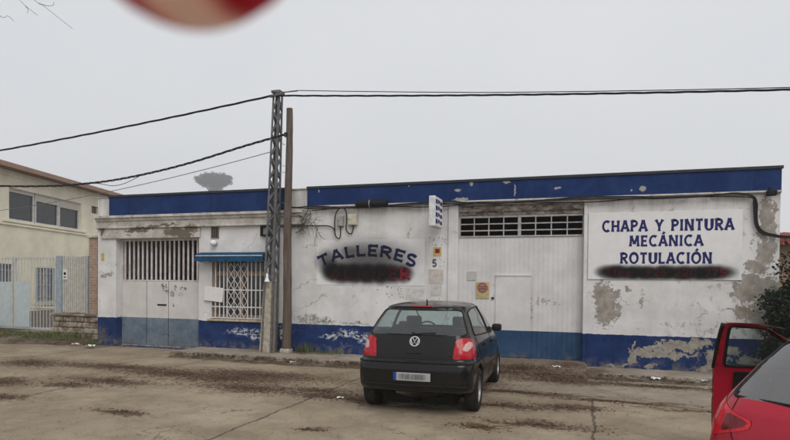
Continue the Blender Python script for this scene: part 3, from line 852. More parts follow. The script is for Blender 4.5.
mb.build('black_smear', smear_material('second_smear', 0, 0, [(-5.3, 1.92, .42, .3), (-5.0, 1.92, .45, .3), (-4.65, 1.92, .45, .3), (-4.3, 1.92, .42, .3)], 0.40, 0.3), s1)
mb = MB(); mb.box(-6.2, -3.15, -.0155, -.0148, 1.55, 2.85)
mb.build('smear_halo', smear_material('grey_smear_halo', 0, 0, [(-4.65, 2.25, 1.5, .62), (-5.6, 2.2, .45, .42), (-5.0, 2.4, .6, .3)], 0.38, 0.1), s1)

# big white sign on the right
s2 = thing('sign_board', 'large white board lettered CHAPA Y PINTURA MECÁNICA ROTULACIÓN', 'sign', (1.38, 0, 1.86))
mb = MB(); mb.rbox(.035, 2.745, -.022, -.001, 1.83, 3.14, .004, 1); mb.build('board', M['sign_white'], s2)
mb = MB()
for (tx, x0, x1, z0, h) in (('CHAPA Y PINTURA', .30, 2.60, 2.765, .22), ('MECÁNICA', .80, 2.09, 2.475, .21), ('ROTULACIÓN', .64, 2.24, 2.14, .215)):
    lettering(mb, tx, (lambda u, v, x0=x0, z0=z0: (x0 + u, z0 + v)), h, x1 - x0, .215, .17, .42, y=-.024)
mb.build('lettering', M['navy'], s2, recalc=False)
mb = MB(); lettering(mb, 'Tfno.: 926 220 775', (lambda u, v: (.37 + u, 1.905 + v)), .135, 2.12, .22, .13, .4, y=-.0245)
mb.build('lettering', M['maroon'], s2, recalc=False)
mb = MB(); mb.box(.10, 2.72, -.0232, -.0226, 1.834, 2.20)  # censoring smear laid over the number line as a black film
mb.build('black_smear', smear_material('censor_smear_line', 0, 0, [(x_, 1.965 + dz_, .47, .19) for x_, dz_ in ((.55, .015), (.85, 0), (1.15, -.01), (1.45, .005), (1.75, -.005), (2.05, 0), (2.30, .01))], 0.84, 0.08), s2)
mb = MB(); mb.box(.12, 2.70, -.0285, -.0278, 1.834, 2.15)
mb.build('black_smear', smear_material('second_smear_line', 0, 0, [(x_, 1.965, .5, .17) for x_ in (.62, 1.0, 1.4, 1.8, 2.1)], 0.36, 0.3), s2)

# projecting light-box sign
s3 = thing('light_box_sign', 'white light box with blue letters projecting from the wall', 'sign', (-2.98, -.30, 2.9))
mb = MB(); mb.rbox(-3.06, -2.93, -.74, -.09, 2.88, 3.50, .015, 2); mb.build('box_case', simple('light_box_plastic', (0.60, 0.61, 0.62), 0.5), s3)
mb = MB(); mb.box(-2.9285, -2.925, -.725, -.105, 2.90, 3.48); mb.build('sign_face', M['sign_white'], s3)
mb = MB()
# the letters on its face cannot be read in the photo: blue bars in their place, stacked as there
for j in range(4):
    z0 = 2.945 + j * .135
    for (a, b, c_, d_) in ((-.69, -.53, 0, .09), (-.49, -.36, .02, .09), (-.32, -.15, 0, .075)):
        mb.box(-2.9245, -2.922, a, b, z0 + c_, z0 + d_)
mb.build('lettering', M['navy'], s3)
for z in (3.40, 2.97):
    mb = MB(); mb.box(-3.01, -2.98, -.092, -.036, z, z + .03); mb.build('bracket', M['galv'], s3)

# small plates on the pier between sign and gate
mb = MB(); mb.box(-3.145, -2.965, -.005, -.001, 2.30, 2.50); st = mb.build('sticker', simple('yellow_sticker', (0.50, 0.36, 0.13), 0.6, dirt=((0.35, 0.3, 0.2), .8)))
tag(st, 'square yellow sticker on the pier under the light box', 'sticker')
mb = MB(); mb.box(-3.10, -3.0, -.0085, -.0055, 2.37, 2.46); o = mb.build('emblem', M['maroon'], None); o.parent = st; o.data.transform(Matrix.Translation(-st.location))
mb = MB(); lettering(mb, '5', lambda u, v: (-3.155 + u, 2.075 + v), .16, .085, .26, .1, .3, y=-.004)
tag(mb.build('house_number', simple('grey_number_paint', (0.12, 0.12, 0.13), 0.6), recalc=False), 'grey house number 5 on the pier beneath yellow sticker', 'number')
def plate(name, x0, x1, z0, z1, col, label, cat):
    mb = MB(); mb.box(x0, x1, -.006, -.001, z0, z1)
    return tag(mb.build(name, simple(name + '_paint', col, 0.8, vary=.2, dirt=((0.42, .36, .33), .6))), label, cat)
plate('poster', -3.235, -2.92, 1.71, 2.02, (0.50, 0.45, 0.41), 'faded pinkish poster on the pier below house number 5', 'poster')
plate('notice', -3.19, -2.95, 1.45, 1.70, (0.50, 0.485, 0.46), 'plain grey notice sheet under the faded pinkish poster', 'notice')
plate('plaque', -3.75, -3.34, 1.36, 1.60, (0.54, 0.53, 0.51), 'pale grey plaque on wall beneath the painted sign', 'plaque')
HOLE = simple('hole_dark', (0.13, 0.12, 0.11), 0.9); r = random.Random(4)
for (cx, cz, sx, sz, k) in ((-3.08, 2.62, .16, .10, 13), (-2.95, 2.2, .06, .3, 5), (-4.0, 1.5, .2, .14, 22), (-4.55, 1.55, .5, .12, 8), (-3.05, 1.35, .15, .05, 5)):
    for i in range(k):
        x, z, q = cx + r.uniform(-sx, sx), cz + r.uniform(-sz, sz), r.uniform(.005, .012)
        mb = MB(); mb.prism([(x + q * cos(a * pi / 3) * r.uniform(.7, 1.2), z + q * sin(a * pi / 3) * r.uniform(.7, 1.8)) for a in range(6)], 'y', -.0035, -.0009)
        mb.build('fixing_hole', HOLE, ws)
# no-parking plate on the garage gate
npk = thing('no_parking_sign', 'small no-parking plate with red disc on the garage gate', 'sign', (-2.08, .1, 1.41))
mb = MB(); mb.rbox(-2.225, -1.945, .108, .118, 1.405, 1.755, .004, 1); mb.build('plate', simple('faded_plate', (0.44, 0.37, 0.19), 0.7, dirt=((.5, .46, .4), .7)), npk)
Mx = Matrix.Translation((-2.085, .107, 1.635)) @ Matrix.Rotation(radians(90), 4, 'X')
mb = MB(); mb.lathe([(.112, 0), (.112, .003)], 32, Mx); d = mb.build('disc', simple('faded_red', (0.33, 0.10, 0.075), 0.7), npk)
mb = MB(); mb.lathe([(.072, .0035), (.072, .006)], 28, Mx); mb.build('disc_centre', simple('faded_mauve', (0.34, 0.22, 0.21), 0.7), d)
mb = MB(); mb.box(-2.155, -2.015, .0985, .1005, 1.60, 1.625); mb.box(-2.155, -2.015, .0985, .1005, 1.645, 1.67); mb.build('symbol', simple('faded_ink', (0.16, 0.07, 0.06), 0.7), d)
# yellow sticker on the left pilaster
mb = MB(); mb.box(-12.12, -12.02, -.005, -.001, 2.22, 2.42)
tag(mb.build('sticker', simple('ochre_sticker', (0.46, 0.34, 0.12), 0.6, dirt=((.4, .36, .26), .8))), 'small ochre sticker on the leftmost white pilaster', 'sticker')

# junction boxes and cabling under the parapet
def box_with_lid(name, x0, x1, z0, z1, mat, label):
    t = thing(name, label, 'junction box', ((x0 + x1) / 2, 0, z0))
    mb = MB(); mb.rbox(x0, x1, -.09, -.003, z0, z1, .012, 2); mb.build('box_body', mat, t)
    mb = MB(); mb.rbox(x0 + .012, x1 - .012, -.105, -.0905, z0 + .012, z1 - .012, .006, 2); lid = mb.build('box_lid', mat, t)
    mb = MB(); mb.box(x0 + .03, x0 + .045, -.110, -.1055, (z0 + z1) / 2 - .012, (z0 + z1) / 2 + .012); mb.build('screw', M['black'], lid)
    mb = MB(); mb.tube([((x0 + x1) / 2, -.05, z0 + .002), ((x0 + x1) / 2, -.05, z0 - .035)], .018, 8); mb.build('gland', M['black'], t)
    return t
box_with_lid('junction_box', -5.37, -5.22, 2.98, 3.23, M['grey_plastic'], 'narrow grey junction box beneath the blue parapet')
box_with_lid('junction_box', -5.10, -4.89, 3.00, 3.25, M['cream_plastic'], 'cream junction box beside the narrow grey one')
def smooth_path(pts, n=8):
    pts = [Vector(p) for p in pts]; out = []
    for i in range(len(pts) - 1):
        p0, p1, p2, p3 = pts[max(0, i - 1)], pts[i], pts[i + 1], pts[min(len(pts) - 1, i + 2)]
        for k in range(n):
            t = k / n
            out.append(0.5 * ((2 * p1) + (p2 - p0) * t + (2 * p0 - 5 * p1 + 4 * p2 - p3) * t * t + (3 * p1 - p0 - 3 * p2 + p3) * t ** 3))
    out.append(pts[-1]); return out
mb = MB(); r = random.Random(8)
for k in range(4):
    pts = []; ph = r.uniform(0, 6); am = r.uniform(.012, .035)
    x = -6.9 + .3 * k
    while x < 2.80:
        pts.append((x, -.085 - .016 * (k % 3), 3.425 - .014 * k + am * sin(x * r.uniform(1.9, 2.1) + ph) + r.uniform(-.008, .008))); x += .28
    pts += [(2.88, -.07, 3.38 - .014 * k), (2.96 - .02 * k, -.06, 3.24), (2.965 - .015 * k, -.05, 3.02), (2.99 - .016 * k, -.05, 2.84), (3.07 - .012 * k, -.05, 2.73 - .012 * k), (3.22, -.06, 2.67 - .012 * k), (3.50, -.07, 2.63 - .01 * k), (4.6, 0, 2.62 - .01 * k), (9.0, .3, 2.9)]
    mb.tube(smooth_path(pts, 5), .010 if k else .014, 6)
tag(mb.build('facade_cable', M['cable'], smooth=True), 'bundle of black cables along the wall under the blue parapet', 'cable')
mb = MB()
mb.tube(smooth_path([(-5.30, -.05, 2.95), (-5.29, -.055, 2.80), (-5.33, -.05, 2.71), (-5.41, -.05, 2.76), (-5.46, -.05, 2.92), (-5.60, -.04, 3.0), (-5.9, -.04, 3.01), (-6.25, -.04, 3.02), (-6.9, -.08, 3.0)]), .013)
mb.tube(smooth_path([(-5.43, -.05, 2.80), (-5.44, -.05, 3.1), (-5.40, -.06, 3.30), (-5.28, -.07, 3.40), (-5.17, -.06, 3.34), (-5.15, -.05, 3.12), (-5.16, -.05, 2.93), (-5.09, -.05, 2.82), (-5.02, -.05, 2.83), (-4.98, -.05, 2.97)]), .014)
tag(mb.build('looped_cable', M['cable'], smooth=True), 'looped black cables hanging round the two junction boxes', 'cable')
sp = thing('splice_case', 'thick black splice case on cables below the parapet', 'splice case', (-4.53, -.1, 3.40))
My = Matrix.Translation((-4.90, -.13, 3.46)) @ Matrix.Rotation(radians(90), 4, 'Y') @ Matrix.Rotation(radians(0), 4, 'X')
mb = MB(); mb.lathe([(.04, 0), (.075, .02), (.08, .05), (.08, .70), (.075, .73), (.04, .75)], 18, My); mb.build('case', M['black'], sp, smooth=True, autosmooth=35)
mb = MB(); mb.lathe([(.086, .33), (.086, .35)], 18, My); mb.build('clamp_band', M['grey_plastic'], sp)
fl = thing('floodlight', 'small black floodlight at the right end of parapet', 'lamp', (3.17, 0, 3.40))
mb = MB(); mb.rbox(3.09, 3.25, -.20, -.07, 3.36, 3.46, .02, 2); mb.build('lamp_body', M['black'], fl)
mb = MB(); mb.tube([(3.17, -.10, 3.45), (3.17, -.06, 3.52), (3.17, -.036, 3.52)], .018); mb.build('bracket', M['black'], fl)

# dry creeper among the cables by the wooden pole
def twigs(mb, p, d, L, r, depth, rnd, flat=1.0):
    pts = [Vector(p)]; d = Vector(d).normalized()
    n = 5
    for i in range(n):
        d = (d + Vector((rnd.uniform(-.35, .35), rnd.uniform(-.2, .2) * flat, rnd.uniform(-.35, .35)))).normalized()
        pts.append(pts[-1] + d * L / n)
    mb.tube(pts, [r * (1 - .6 * i / n) for i in range(n + 1)], 5)
    if depth > 0:
        for i in range(rnd.randint(2, 4)):
            q = pts[rnd.randint(1, n)]
            a = (d + Vector((rnd.uniform(-1, 1), rnd.uniform(-.3, .3) * flat, rnd.uniform(-1, 1)))).normalized()
            twigs(mb, q, a, L * rnd.uniform(.45, .7), r * .6, depth - 1, rnd, flat)
mb = MB(); r = random.Random(21)
for (p, d, L) in (((-6.3, -.06, 3.35), (.3, 0, -1), .5), ((-6.1, -.08, 3.38), (-.2, 0, -1), .45), ((-6.45, -.1, 3.3), (1, 0, -.35), .7), ((-6.4, -.1, 2.85), (1, 0, .1), .6), ((-6.5, -.12, 3.0), (1, 0, -.2), .6), ((-6.05, -.07, 3.36), (.2, -.1, -1), .35)):
    twigs(mb, p, d, L, .010, 2, r, .5)
tag(mb.build('dry_creeper', simple('dry_twig', (0.085, 0.062, 0.05), 0.9)), 'dry leafless creeper twigs on wall beside wooden pole', 'creeper')

# ------------------------------------------------------------------ poles and overhead wires
ms = thing('lattice_mast', 'tall leaning steel lattice mast with a concrete-cased foot', 'utility pole', (-6.95, -.28, .09))
H0, H1 = .09, 6.04
def axis_at(z): return Vector((-6.955 + (z - H0) / (H1 - H0) * .185, -.30, z))
def half_at(z): return .142 - (z - H0) / (H1 - H0) * .056
for (sx, sy) in ((-1, -1), (1, -1), (-1, 1), (1, 1)):
    mb = MB(); vs = []
    for z in (H0, H1):
        c, h = axis_at(z), half_at(z)
        x, y = c.x + sx * h, c.y + sy * h; t = .048; k = .009
        vs += [(x, y, z), (x - sx * t, y, z), (x - sx * t, y - sy * k, z), (x - sx * k, y - sy * k, z), (x - sx * k, y - sy * t, z), (x, y - sy * t, z)]
    mb.add(vs, [(i, (i + 1) % 6, 6 + (i + 1) % 6, 6 + i) for i in range(6)] + [(0, 1, 2, 3, 4, 5), (11, 10, 9, 8, 7, 6)])
    mb.build('leg', M['galv'], ms)
mb = MB(); z = 1.72; k = 0
while z < H1 - .25:
    z2 = z + .26
    for face in range(4):
        c0, h0, c1, h1 = axis_at(z), half_at(z) - .012, axis_at(z2), half_at(z2) - .012
        s = 1 if (k + face) % 2 else -1
        if face == 0: a, b = (c0.x - s * h0, c0.y - h0, z), (c1.x + s * h1, c1.y - h1, z2)
        elif face == 1: a, b = (c0.x - s * h0, c0.y + h0, z), (c1.x + s * h1, c1.y + h1, z2)
        elif face == 2: a, b = (c0.x - h0, c0.y - s * h0, z), (c1.x - h1, c1.y + s * h1, z2)
        else: a, b = (c0.x + h0, c0.y - s * h0, z), (c1.x + h1, c1.y + s * h1, z2)
        mb.tube([a, b], .021, 4)
    z = z2; k += 1
mb.build('bracing', M['galv'], ms)
mb = MB(); c0, c1 = axis_at(H0), axis_at(1.72)
vs = []
for (z, ex) in ((H0, .04), (1.66, .012), (1.72, -.02)):
    c, h = axis_at(z), half_at(z) + ex * .4 - .012
    xl = c.x - half_at(z) - ex; xr = c.x + half_at(z) - .05
    vs += [(xl, c.y - half_at(z) + .012, z), (xr, c.y - half_at(z) + .012, z), (xr, c.y + half_at(z) - .012, z), (xl, c.y + half_at(z) - .012, z)]
mb.add(vs, [(4 * j + i, 4 * j + (i + 1) % 4, 4 * j + 4 + (i + 1) % 4, 4 * j + 4 + i) for j in range(2) for i in range(4)] + [(3, 2, 1, 0), (8, 9, 10, 11)])
mb.build('concrete_foot', M['pole_concrete'], ms)
mb = MB(); mb.box(-6.88, -6.66, -.42, -.18, 6.02, 6.07); mb.tube([(-6.90, -.42, 5.93), (-6.60, -.42, 5.97)], .03, 6); mb.tube([(-6.75, -.42, 6.0), (-6.2, -.44, 5.99)], .012, 6)
mb.build('mast_head', M['galv'], ms)
cp = axis_at(1.80)
mb = MB(); mb.lathe([(.065, 0), (.05, .03), (.028, .10), (.026, .17), (.01, .19)], 14, Matrix.Translation((cp.x - .0, cp.y - .20, 1.72)))
mb.build('white_cap', M['white_plastic'], ms, smooth=True, autosmooth=40)

wp = thing('wooden_pole', 'weathered brown wooden pole beside the lattice mast', 'utility pole', (-6.50, -.30, .08))
mb = MB(); r = random.Random(3); pts = []; rad = []
for i in range(25):
    t = i / 24; z = .06 + t * 5.60
    pts.append((-6.505 + .03 * t + .012 * sin(t * 9) , -.30, z)); rad.append(.108 - .036 * t + r.uniform(-.004, .004))
mb.tube(pts, rad, 14); mb.build('pole', M['pole_wood'], wp, smooth=True, autosmooth=50)
r = random.Random(5)
for i in range(14):
    z = r.uniform(.6, 5.3); a = r.uniform(3.4, 6.0); mb = MB()
    mb.tube([(-6.5 + .07 * cos(a), -.3 + .07 * sin(a), z), (-6.5 + .13 * cos(a), -.3 + .13 * sin(a), z + .02)], .008, 4); mb.build('nail', M['galv'], wp)
mb = MB()
for k in range(2): mb.tube([(-6.50 + .082 * cos(a * pi / 8), -.30 + .082 * sin(a * pi / 8), 5.03 + .07 * k) for a in range(17)], .014, 5)
mb.build('clamp', M['galv'], wp)
mb = MB(); vs = []
mb.rbox(-6.63, -6.39, -.42, -.18, .07, .20, .04, 2); mb.build('pole_footing', M['pole_concrete'], wp)

def span(a, b, sag, n=40):
    a, b = Vector(a), Vector(b)
    return [a.lerp(b, i / n) - Vector((0, 0, 4 * sag * (i / n) * (1 - i / n))) for i in range(n + 1)]
def twisted(mb, path, r, k=3, tw=5.0, off=.02):
    for j in range(k):
        pts = []
        for i, p in enumerate(path):
            a = i * tw / 6 + 2 * pi * j / k
            pts.append(p + Vector((0, cos(a) * off, sin(a) * off)))
        mb.tube(pts, r, 5)
mb = MB(); twisted(mb, span((-6.85, -.42, 5.95), (-42, -.42, 4.9), .70, 160), .012, 3, 4, .015)
tag(mb.build('overhead_wire', M['cable'], smooth=True), 'upper twisted overhead wire running left from the mast head', 'wire')
mb = MB(); p = smooth_path([(-6.48, -.40, 5.06), (-7.6, -.35, 4.87), (-9.08, -.25, 4.60), (-10.3, -.25, 4.40), (-11.52, -.25, 4.26), (-12.5, -.25, 4.21), (-13.52, -.25, 4.20), (-15.61, -.25, 4.29), (-20, -.25, 4.62), (-30, -.25, 5.6)], 16)
twisted(mb, p, .012, 3, 4, .018)
mb.tube(smooth_path([(-10.6, -.25, 4.36), (-11.1, -.27, 4.17), (-11.5, -.27, 4.12), (-12.0, -.26, 4.20), (-12.6, -.25, 4.21)]), .008, 5)
tag(mb.build('overhead_wire', M['cable'], smooth=True), 'lower sagging wire bundle running left from the wooden pole', 'wire')
mb = MB(); mb.tube(span((-6.9, -.2, 4.75), (-26, 2.5, 3.9), .45, 50), .009, 5)
tag(mb.build('overhead_wire', simple('thin_grey_wire', (0.16, 0.16, 0.17), 0.6)), 'thin grey wire running left behind the lattice mast', 'wire')
mb = MB(); twisted(mb, span((-6.75, -.42, 5.94), (22, -.42, 4.55), .32, 180), .010, 3, 4, .013)
mb.tube([(-6.75, -.42, 6.0)] + [Vector(q) + Vector((0, 0, .05 * max(0, 1 - i / 18))) for i, q in enumerate(span((-6.2, -.44, 5.95), (22, -.42, 4.56), .32, 120))], .009, 5)
tag(mb.build('overhead_wire', M['cable'], smooth=True), 'twisted overhead wire running right from mast across the facade', 'wire')

# ------------------------------------------------------------------ cars: a skin of horizontal slices, cut along the panel and window outlines
NR, NC, NS, NF = 22, 12, 150, 16
NH = NR + NC + NS + NC + NF            # columns from the middle of the tail round one side to the middle of the nose
class CarSkin:
    def __init__(self, T, rows):
        self.T = {k: (np.array([p[0] for p in v]), np.array([p[1] for p in v])) for k, v in T.items()}
        self.rows = rows
    def val(self, k, z): return float(np.interp(z, *self.T[k]))
    def ends(self, z):
        yr, yf, w, r, rf = (self.val(k, z) for k in ('yr', 'yf', 'w', 'r', 'rf'))
        L = yf - yr; r = min(r, w * .95, L * .35); rf = min(rf, w * .95, L * .35)
        wr, wf = w * (1 - self.val('tr', z)), w * (1 - self.val('tf', z))
        return yr, yf, w, min(r, wr * .95), min(rf, wf * .95), wr, wf
    def side_w(self, y, ya, yb, w, wr, wf):
        m = ya + (yb - ya) * .5
        if y < m: t = (m - y) / (m - ya); return w - (w - wr) * t ** 2.2
        t = (y - m) / (yb - m); return w - (w - wf) * t ** 2.2
    def outline(self, z):
        yr, yf, w, r, rf, wr, wf = self.ends(z)
        bow = min(self.val('bow', z), .08 * (yf - yr)); nose = min(.06 * wf, .08 * (yf - yr)); P = []
        xr = wr - r
        for i in range(NR): x = xr * i / NR; P.append((x, yr + bow * (x / wr) ** 2))
        y0 = yr + bow * (xr / wr) ** 2
        for i in range(NC):
            a = pi / 2 * i / NC; P.append((xr + r * sin(a), y0 + r * (1 - cos(a))))
        ya = y0 + r; yb0 = yf - nose; yb = yb0 - rf
        for i in range(NS): y = ya + (yb - ya) * i / NS; P.append((self.side_w(y, ya, yb, w, wr, wf), y))
        xf = wf - rf
        for i in range(NC):
            a = pi / 2 * i / NC; P.append((xf + rf * cos(a), yb + rf * sin(a)))
        for i in range(NF + 1):
            x = xf * (1 - i / NF); P.append((x, yf - nose * (x / wf) ** 2 if xf > 1e-6 else yf))
        return P
    def S(self, c, z):
        """column coordinate (negative on the car's left) and height -> point"""
        k = round(z, 5)
        if not hasattr(self, 'cache'): self.cache = {}
        if k not in self.cache: self.cache[k] = self.outline(k)
        P = self.cache[k]; a = min(abs(c), NH - 1e-6); i = int(a); t = a - i
        x = P[i][0] + (P[i + 1][0] - P[i][0]) * t; y = P[i][1] + (P[i + 1][1] - P[i][1]) * t
        return Vector((x if c >= 0 else -x, y, z))
    def c_side(self, y, z):
        yr, yf, w, r, rf, wr, wf = self.ends(z)
        ya = yr + min(self.val('bow', z), .08 * (yf - yr)) * ((wr - r) / wr) ** 2 + r; yb = yf - min(.06 * wf, .08 * (yf - yr)) - rf
        return NR + NC + (y - ya) / (yb - ya) * NS
    def c_rear(self, x, z):
        yr, yf, w, r, rf, wr, wf = self.ends(z)
        return abs(x) / (wr - r) * NR if abs(x) <= wr - r else NR + NC * math.asin(min(1, (abs(x) - wr + r) / r)) / (pi / 2)

def densify(poly, n=10):
    out = []
    for a, b in zip(poly, poly[1:] + poly[:1]):
        for i in range(n): out.append((a[0] + (b[0] - a[0]) * i / n, a[1] + (b[1] - a[1]) * i / n))
    return out
def inside(poly, pts):
    x, y = pts[:, 0], pts[:, 1]; r = np.zeros(len(pts), bool)
    p = np.array(poly); q = np.roll(p, -1, 0)
    for (x1, y1), (x2, y2) in zip(p, q):
        if y1 == y2: continue
        c = ((y1 > y) != (y2 > y)) & (x < (x2 - x1) * (y - y1) / (y2 - y1) + x1); r ^= c
    return r

def round_poly(poly, rad, n=4):
    out = []
    N = len(poly)
    for i in range(N):
        p0, p1, p2 = Vector(poly[i - 1]), Vector(poly[i]), Vector(poly[(i + 1) % N])
        a, b = (p0 - p1), (p2 - p1); k = min(rad, a.length * .45, b.length * .45)
        A, B = p1 + a.normalized() * k, p1 + b.normalized() * k
        for j in range(n + 1):
            t = j / n; q = A * (1 - t) ** 2 + p1 * 2 * t * (1 - t) + B * t * t; out.append((q.x, q.y))
    return out

def build_skin(sk, feats):
    """feats: (label, polygon in (c, z)). Returns vertices, faces, label per face"""
    rows = sk.rows; cols = np.arange(-NH, NH + 1)       # first and last column meet at the nose
    CC, ZZ = np.meshgrid(cols.astype(float), np.array(rows))
    C, Z = CC.copy(), ZZ.copy()
    dz = np.gradient(np.array(rows))[:, None] * np.ones_like(CC)
    best = np.full(C.shape, .56)
    for lab, poly in feats:
        P = np.array(poly); Q = np.roll(P, -1, 0)
        for a, b in zip(P, Q):
            lo, hi = np.minimum(a, b), np.maximum(a, b)
            m = (CC > lo[0] - 1) & (CC < hi[0] + 1) & (ZZ > lo[1] - .05) & (ZZ < hi[1] + .05)
            if not m.any(): continue
            idx = np.where(m); s = dz[idx]
            d = np.array([b[0] - a[0], 0]); ux, uz = (b[0] - a[0]) * np.ones_like(s), (b[1] - a[1]) / s
            px, pz = CC[idx] - a[0], (ZZ[idx] - a[1]) / s
            L = ux * ux + uz * uz + 1e-12; t = np.clip((px * ux + pz * uz) / L, 0, 1)
            dist = np.hypot(px - t * ux, pz - t * uz)
            k = dist < best[idx]
            I = (idx[0][k], idx[1][k])
            best[I] = dist[k]; C[I] = a[0] + t[k] * (b[0] - a[0]); Z[I] = a[1] + t[k] * (b[1] - a[1])
    snapped = best < .56
    nr, ncol = C.shape
    verts = [sk.S(C[i, j], Z[i, j]) for i in range(nr) for j in range(ncol)]
    faces = []; cl = []
    for i in range(nr - 1):
        for j in range(ncol - 1):
            q = ((i, j), (i, j + 1), (i + 1, j + 1), (i + 1, j)); s = [snapped[k] for k in q]
            if s[0] and s[2] and not (s[1] and s[3]): parts = ((0, 1, 2), (0, 2, 3))
            elif s[1] and s[3] and not (s[0] and s[2]): parts = ((0, 1, 3), (1, 2, 3))
            elif all(s): parts = ((0, 1, 2), (0, 2, 3))
            else: parts = ((0, 1, 2, 3),)
            for p in parts:
                faces.append(tuple(q[k][0] * ncol + q[k][1] for k in p))
                cl.append((sum(C[q[k]] for k in p) / len(p), sum(Z[q[k]] for k in p) / len(p)))
    cen = np.array(cl)
    lab = np.array(['body'] * len(faces), dtype=object)
    for name, poly in feats:
        lab[inside(poly, cen)] = name
    return verts, faces, lab, (C, Z, cen)

def submesh(verts, faces, keep):
    mb = MB(); mp = {}
    for f in (faces[i] for i in np.where(keep)[0]):
        q = []
        for i in f:
            if i not in mp: mp[i] = len(mb.v); mb.v.append(tuple(verts[i]))
            q.append(mp[i])
        mb.f.append(tuple(q)); mb.mi.append(0)
    return mb

def glass_material(name, tint, ior=1.8, dust_or_sheen=0.07):
    m = bpy.data.materials.new(name); m.use_nodes = True; nt = m.node_tree
    for n in list(nt.nodes): nt.nodes.remove(n)
    out = nt.nodes.new('ShaderNodeOutputMaterial'); mix = nt.nodes.new('ShaderNodeMixShader')
    tr = nt.nodes.new('ShaderNodeBsdfTransparent'); gl = nt.nodes.new('ShaderNodeBsdfGlossy'); fr = nt.nodes.new('ShaderNodeFresnel')
    tr.inputs[0].default_value = (*tint, 1); gl.inputs['Roughness'].default_value = 0.03; ge = nt.nodes.new('ShaderNodeNewGeometry'); io = nt.nodes.new('ShaderNodeMath'); io.operation = 'MULTIPLY_ADD'
    io.inputs[1].default_value = 1 / ior - ior; io.inputs[2].default_value = ior       # same reflection from both sides of the pane
    nt.links.new(ge.outputs['Backfacing'], io.inputs[0]); nt.links.new(io.outputs[0], fr.inputs[0])
    df = nt.nodes.new('ShaderNodeBsdfDiffuse'); df.inputs[0].default_value = (0.26, 0.27, 0.26, 1)     # pale grey film, painting reflected sky into the pane
    m2 = nt.nodes.new('ShaderNodeMixShader'); m2.inputs[0].default_value = dust_or_sheen
    nt.links.new(fr.outputs[0], mix.inputs[0]); nt.links.new(tr.outputs[0], m2.inputs[1]); nt.links.new(df.outputs[0], m2.inputs[2])
    nt.links.new(m2.outputs[0], mix.inputs[1]); nt.links.new(gl.outputs[0], mix.inputs[2]); nt.links.new(mix.outputs[0], out.inputs[0])
    return m
def paint(name, col, rough, dust_or_sheen):
    g = G(name, rough); P = g.obj(); z = g.sep(P)[2]
    n = g.noise(P, 3.0, 6, .7)
    k = g.math('MULTIPLY', g.smooth(z, 0.75, 0.2, 0.10, 1.0), g.smooth(n, .3, .7, .3, 1.0))
    g.set('Base Color', g.mix(g.math('MULTIPLY', k, dust_or_sheen), col, (0.15, 0.125, 0.10)))
    g.set('Roughness', g.smooth(n, .3, .7, rough - .05, rough + .1))
    g.b.inputs['Specular IOR Level'].default_value = .12
    g.b.inputs['Coat Weight'].default_value = .45; g.b.inputs['Coat Roughness'].default_value = .05
    return g.m
M['glass'] = glass_material('car_glass', (0.76, 0.87, 0.855))
M['rear_glass'] = glass_material('raked_rear_glass', (0.80, 0.88, 0.87), 2.4, 0.16)  # heavier grey film, painting in the sky's pale reflection
M['tyre'] = simple('tyre_rubber', (0.018, 0.017, 0.016), 0.85, dirt=((0.10, 0.08, 0.06), .5))
M['alloy'] = simple('wheel_alloy', (0.33, 0.33, 0.33), 0.45, 0.6, dirt=((0.10, 0.085, 0.07), .7))
M['trim'] = simple('black_car_trim', (0.013, 0.013, 0.013), 0.55)
M['under'] = simple('car_underside', (0.010, 0.010, 0.010), 0.9)
M['seat'] = simple('seat_cloth', (0.022, 0.023, 0.026), 0.9)
M['chrome'] = simple('badge_chrome', (0.62, 0.62, 0.63), 0.35, 0.3, vary=.05)
def lamp_mat(name, col):
    g = G(name, 0.18)
    P = g.obj()
    n = g.voronoi(P, 60.0)
    g.set('Base Color', g.mix(g.smooth(n, 0.0, .6), tuple(c * .6 for c in col), col))
    g.b.inputs['Coat Weight'].default_value = .3; g.b.inputs['Coat Roughness'].default_value = 0.06; g.b.inputs['Specular IOR Level'].default_value = .25
    return g.m
M['lamp_red'] = lamp_mat('red_lens', (0.40, 0.008, 0.018))
M['lamp_dark_red'] = lamp_mat('dark_red_lens', (0.16, 0.010, 0.016))
M['lamp_clear'] = lamp_mat('clear_lens', (0.55, 0.36, 0.34))
M['lamp_smoke'] = lamp_mat('smoked_lens', (0.16, 0.14, 0.125))
M['head_lens'] = simple('headlight_lens', (0.35, 0.37, 0.38), 0.1)

def wheel(car, x, y, R, wdt, sgn):
    """tyre with a spoked rim; sgn = which side of the car faces out"""
    Mw = Matrix.Translation((x, y, R - .004)) @ Matrix.Rotation(radians(90) * sgn, 4, 'Y')
    h = wdt / 2
    mb = MB(); mb.lathe([(R - .115, -h * .8), (R - .09, -h), (R - .03, -h * .98), (R - .006, -h * .8), (R, -h * .4), (R, h * .4), (R - .006, h * .8), (R - .03, h * .98), (R - .09, h), (R - .115, h * .8), (R - .125, 0)], 36, Mw, closed=True)
    w = mb.build('wheel', M['tyre'], car, smooth=True, autosmooth=35, world=False)
    mb = MB(); rr = R - .112
    mb.lathe([(rr + .004, -h * .8), (rr + .006, h * .82), (rr - .012, h * .86), (rr - .02, h * .7), (rr - .03, 0), (rr - .03, -h * .7)], 36, Mw, closed=True)
    for k in range(8):
        a = 2 * pi * k / 8
        mb.box(-.022, .022, .04, rr - .006, h * .45, h * .66, Mw @ Matrix.Rotation(a, 4, 'Z'))
    mb.lathe([(.06, h * .3), (.062, h * .7), (.035, h * .80), (.0, h * .81)], 16, Mw)
    mb.build('rim', M['alloy'], w, world=False)
    mb = MB(); mb.lathe([(.0, h * .2), (rr - .03, h * .2), (rr - .03, h * .1), (0, h * .1)], 24, Mw); mb.build('brake_disc', M['under'], w, world=False)

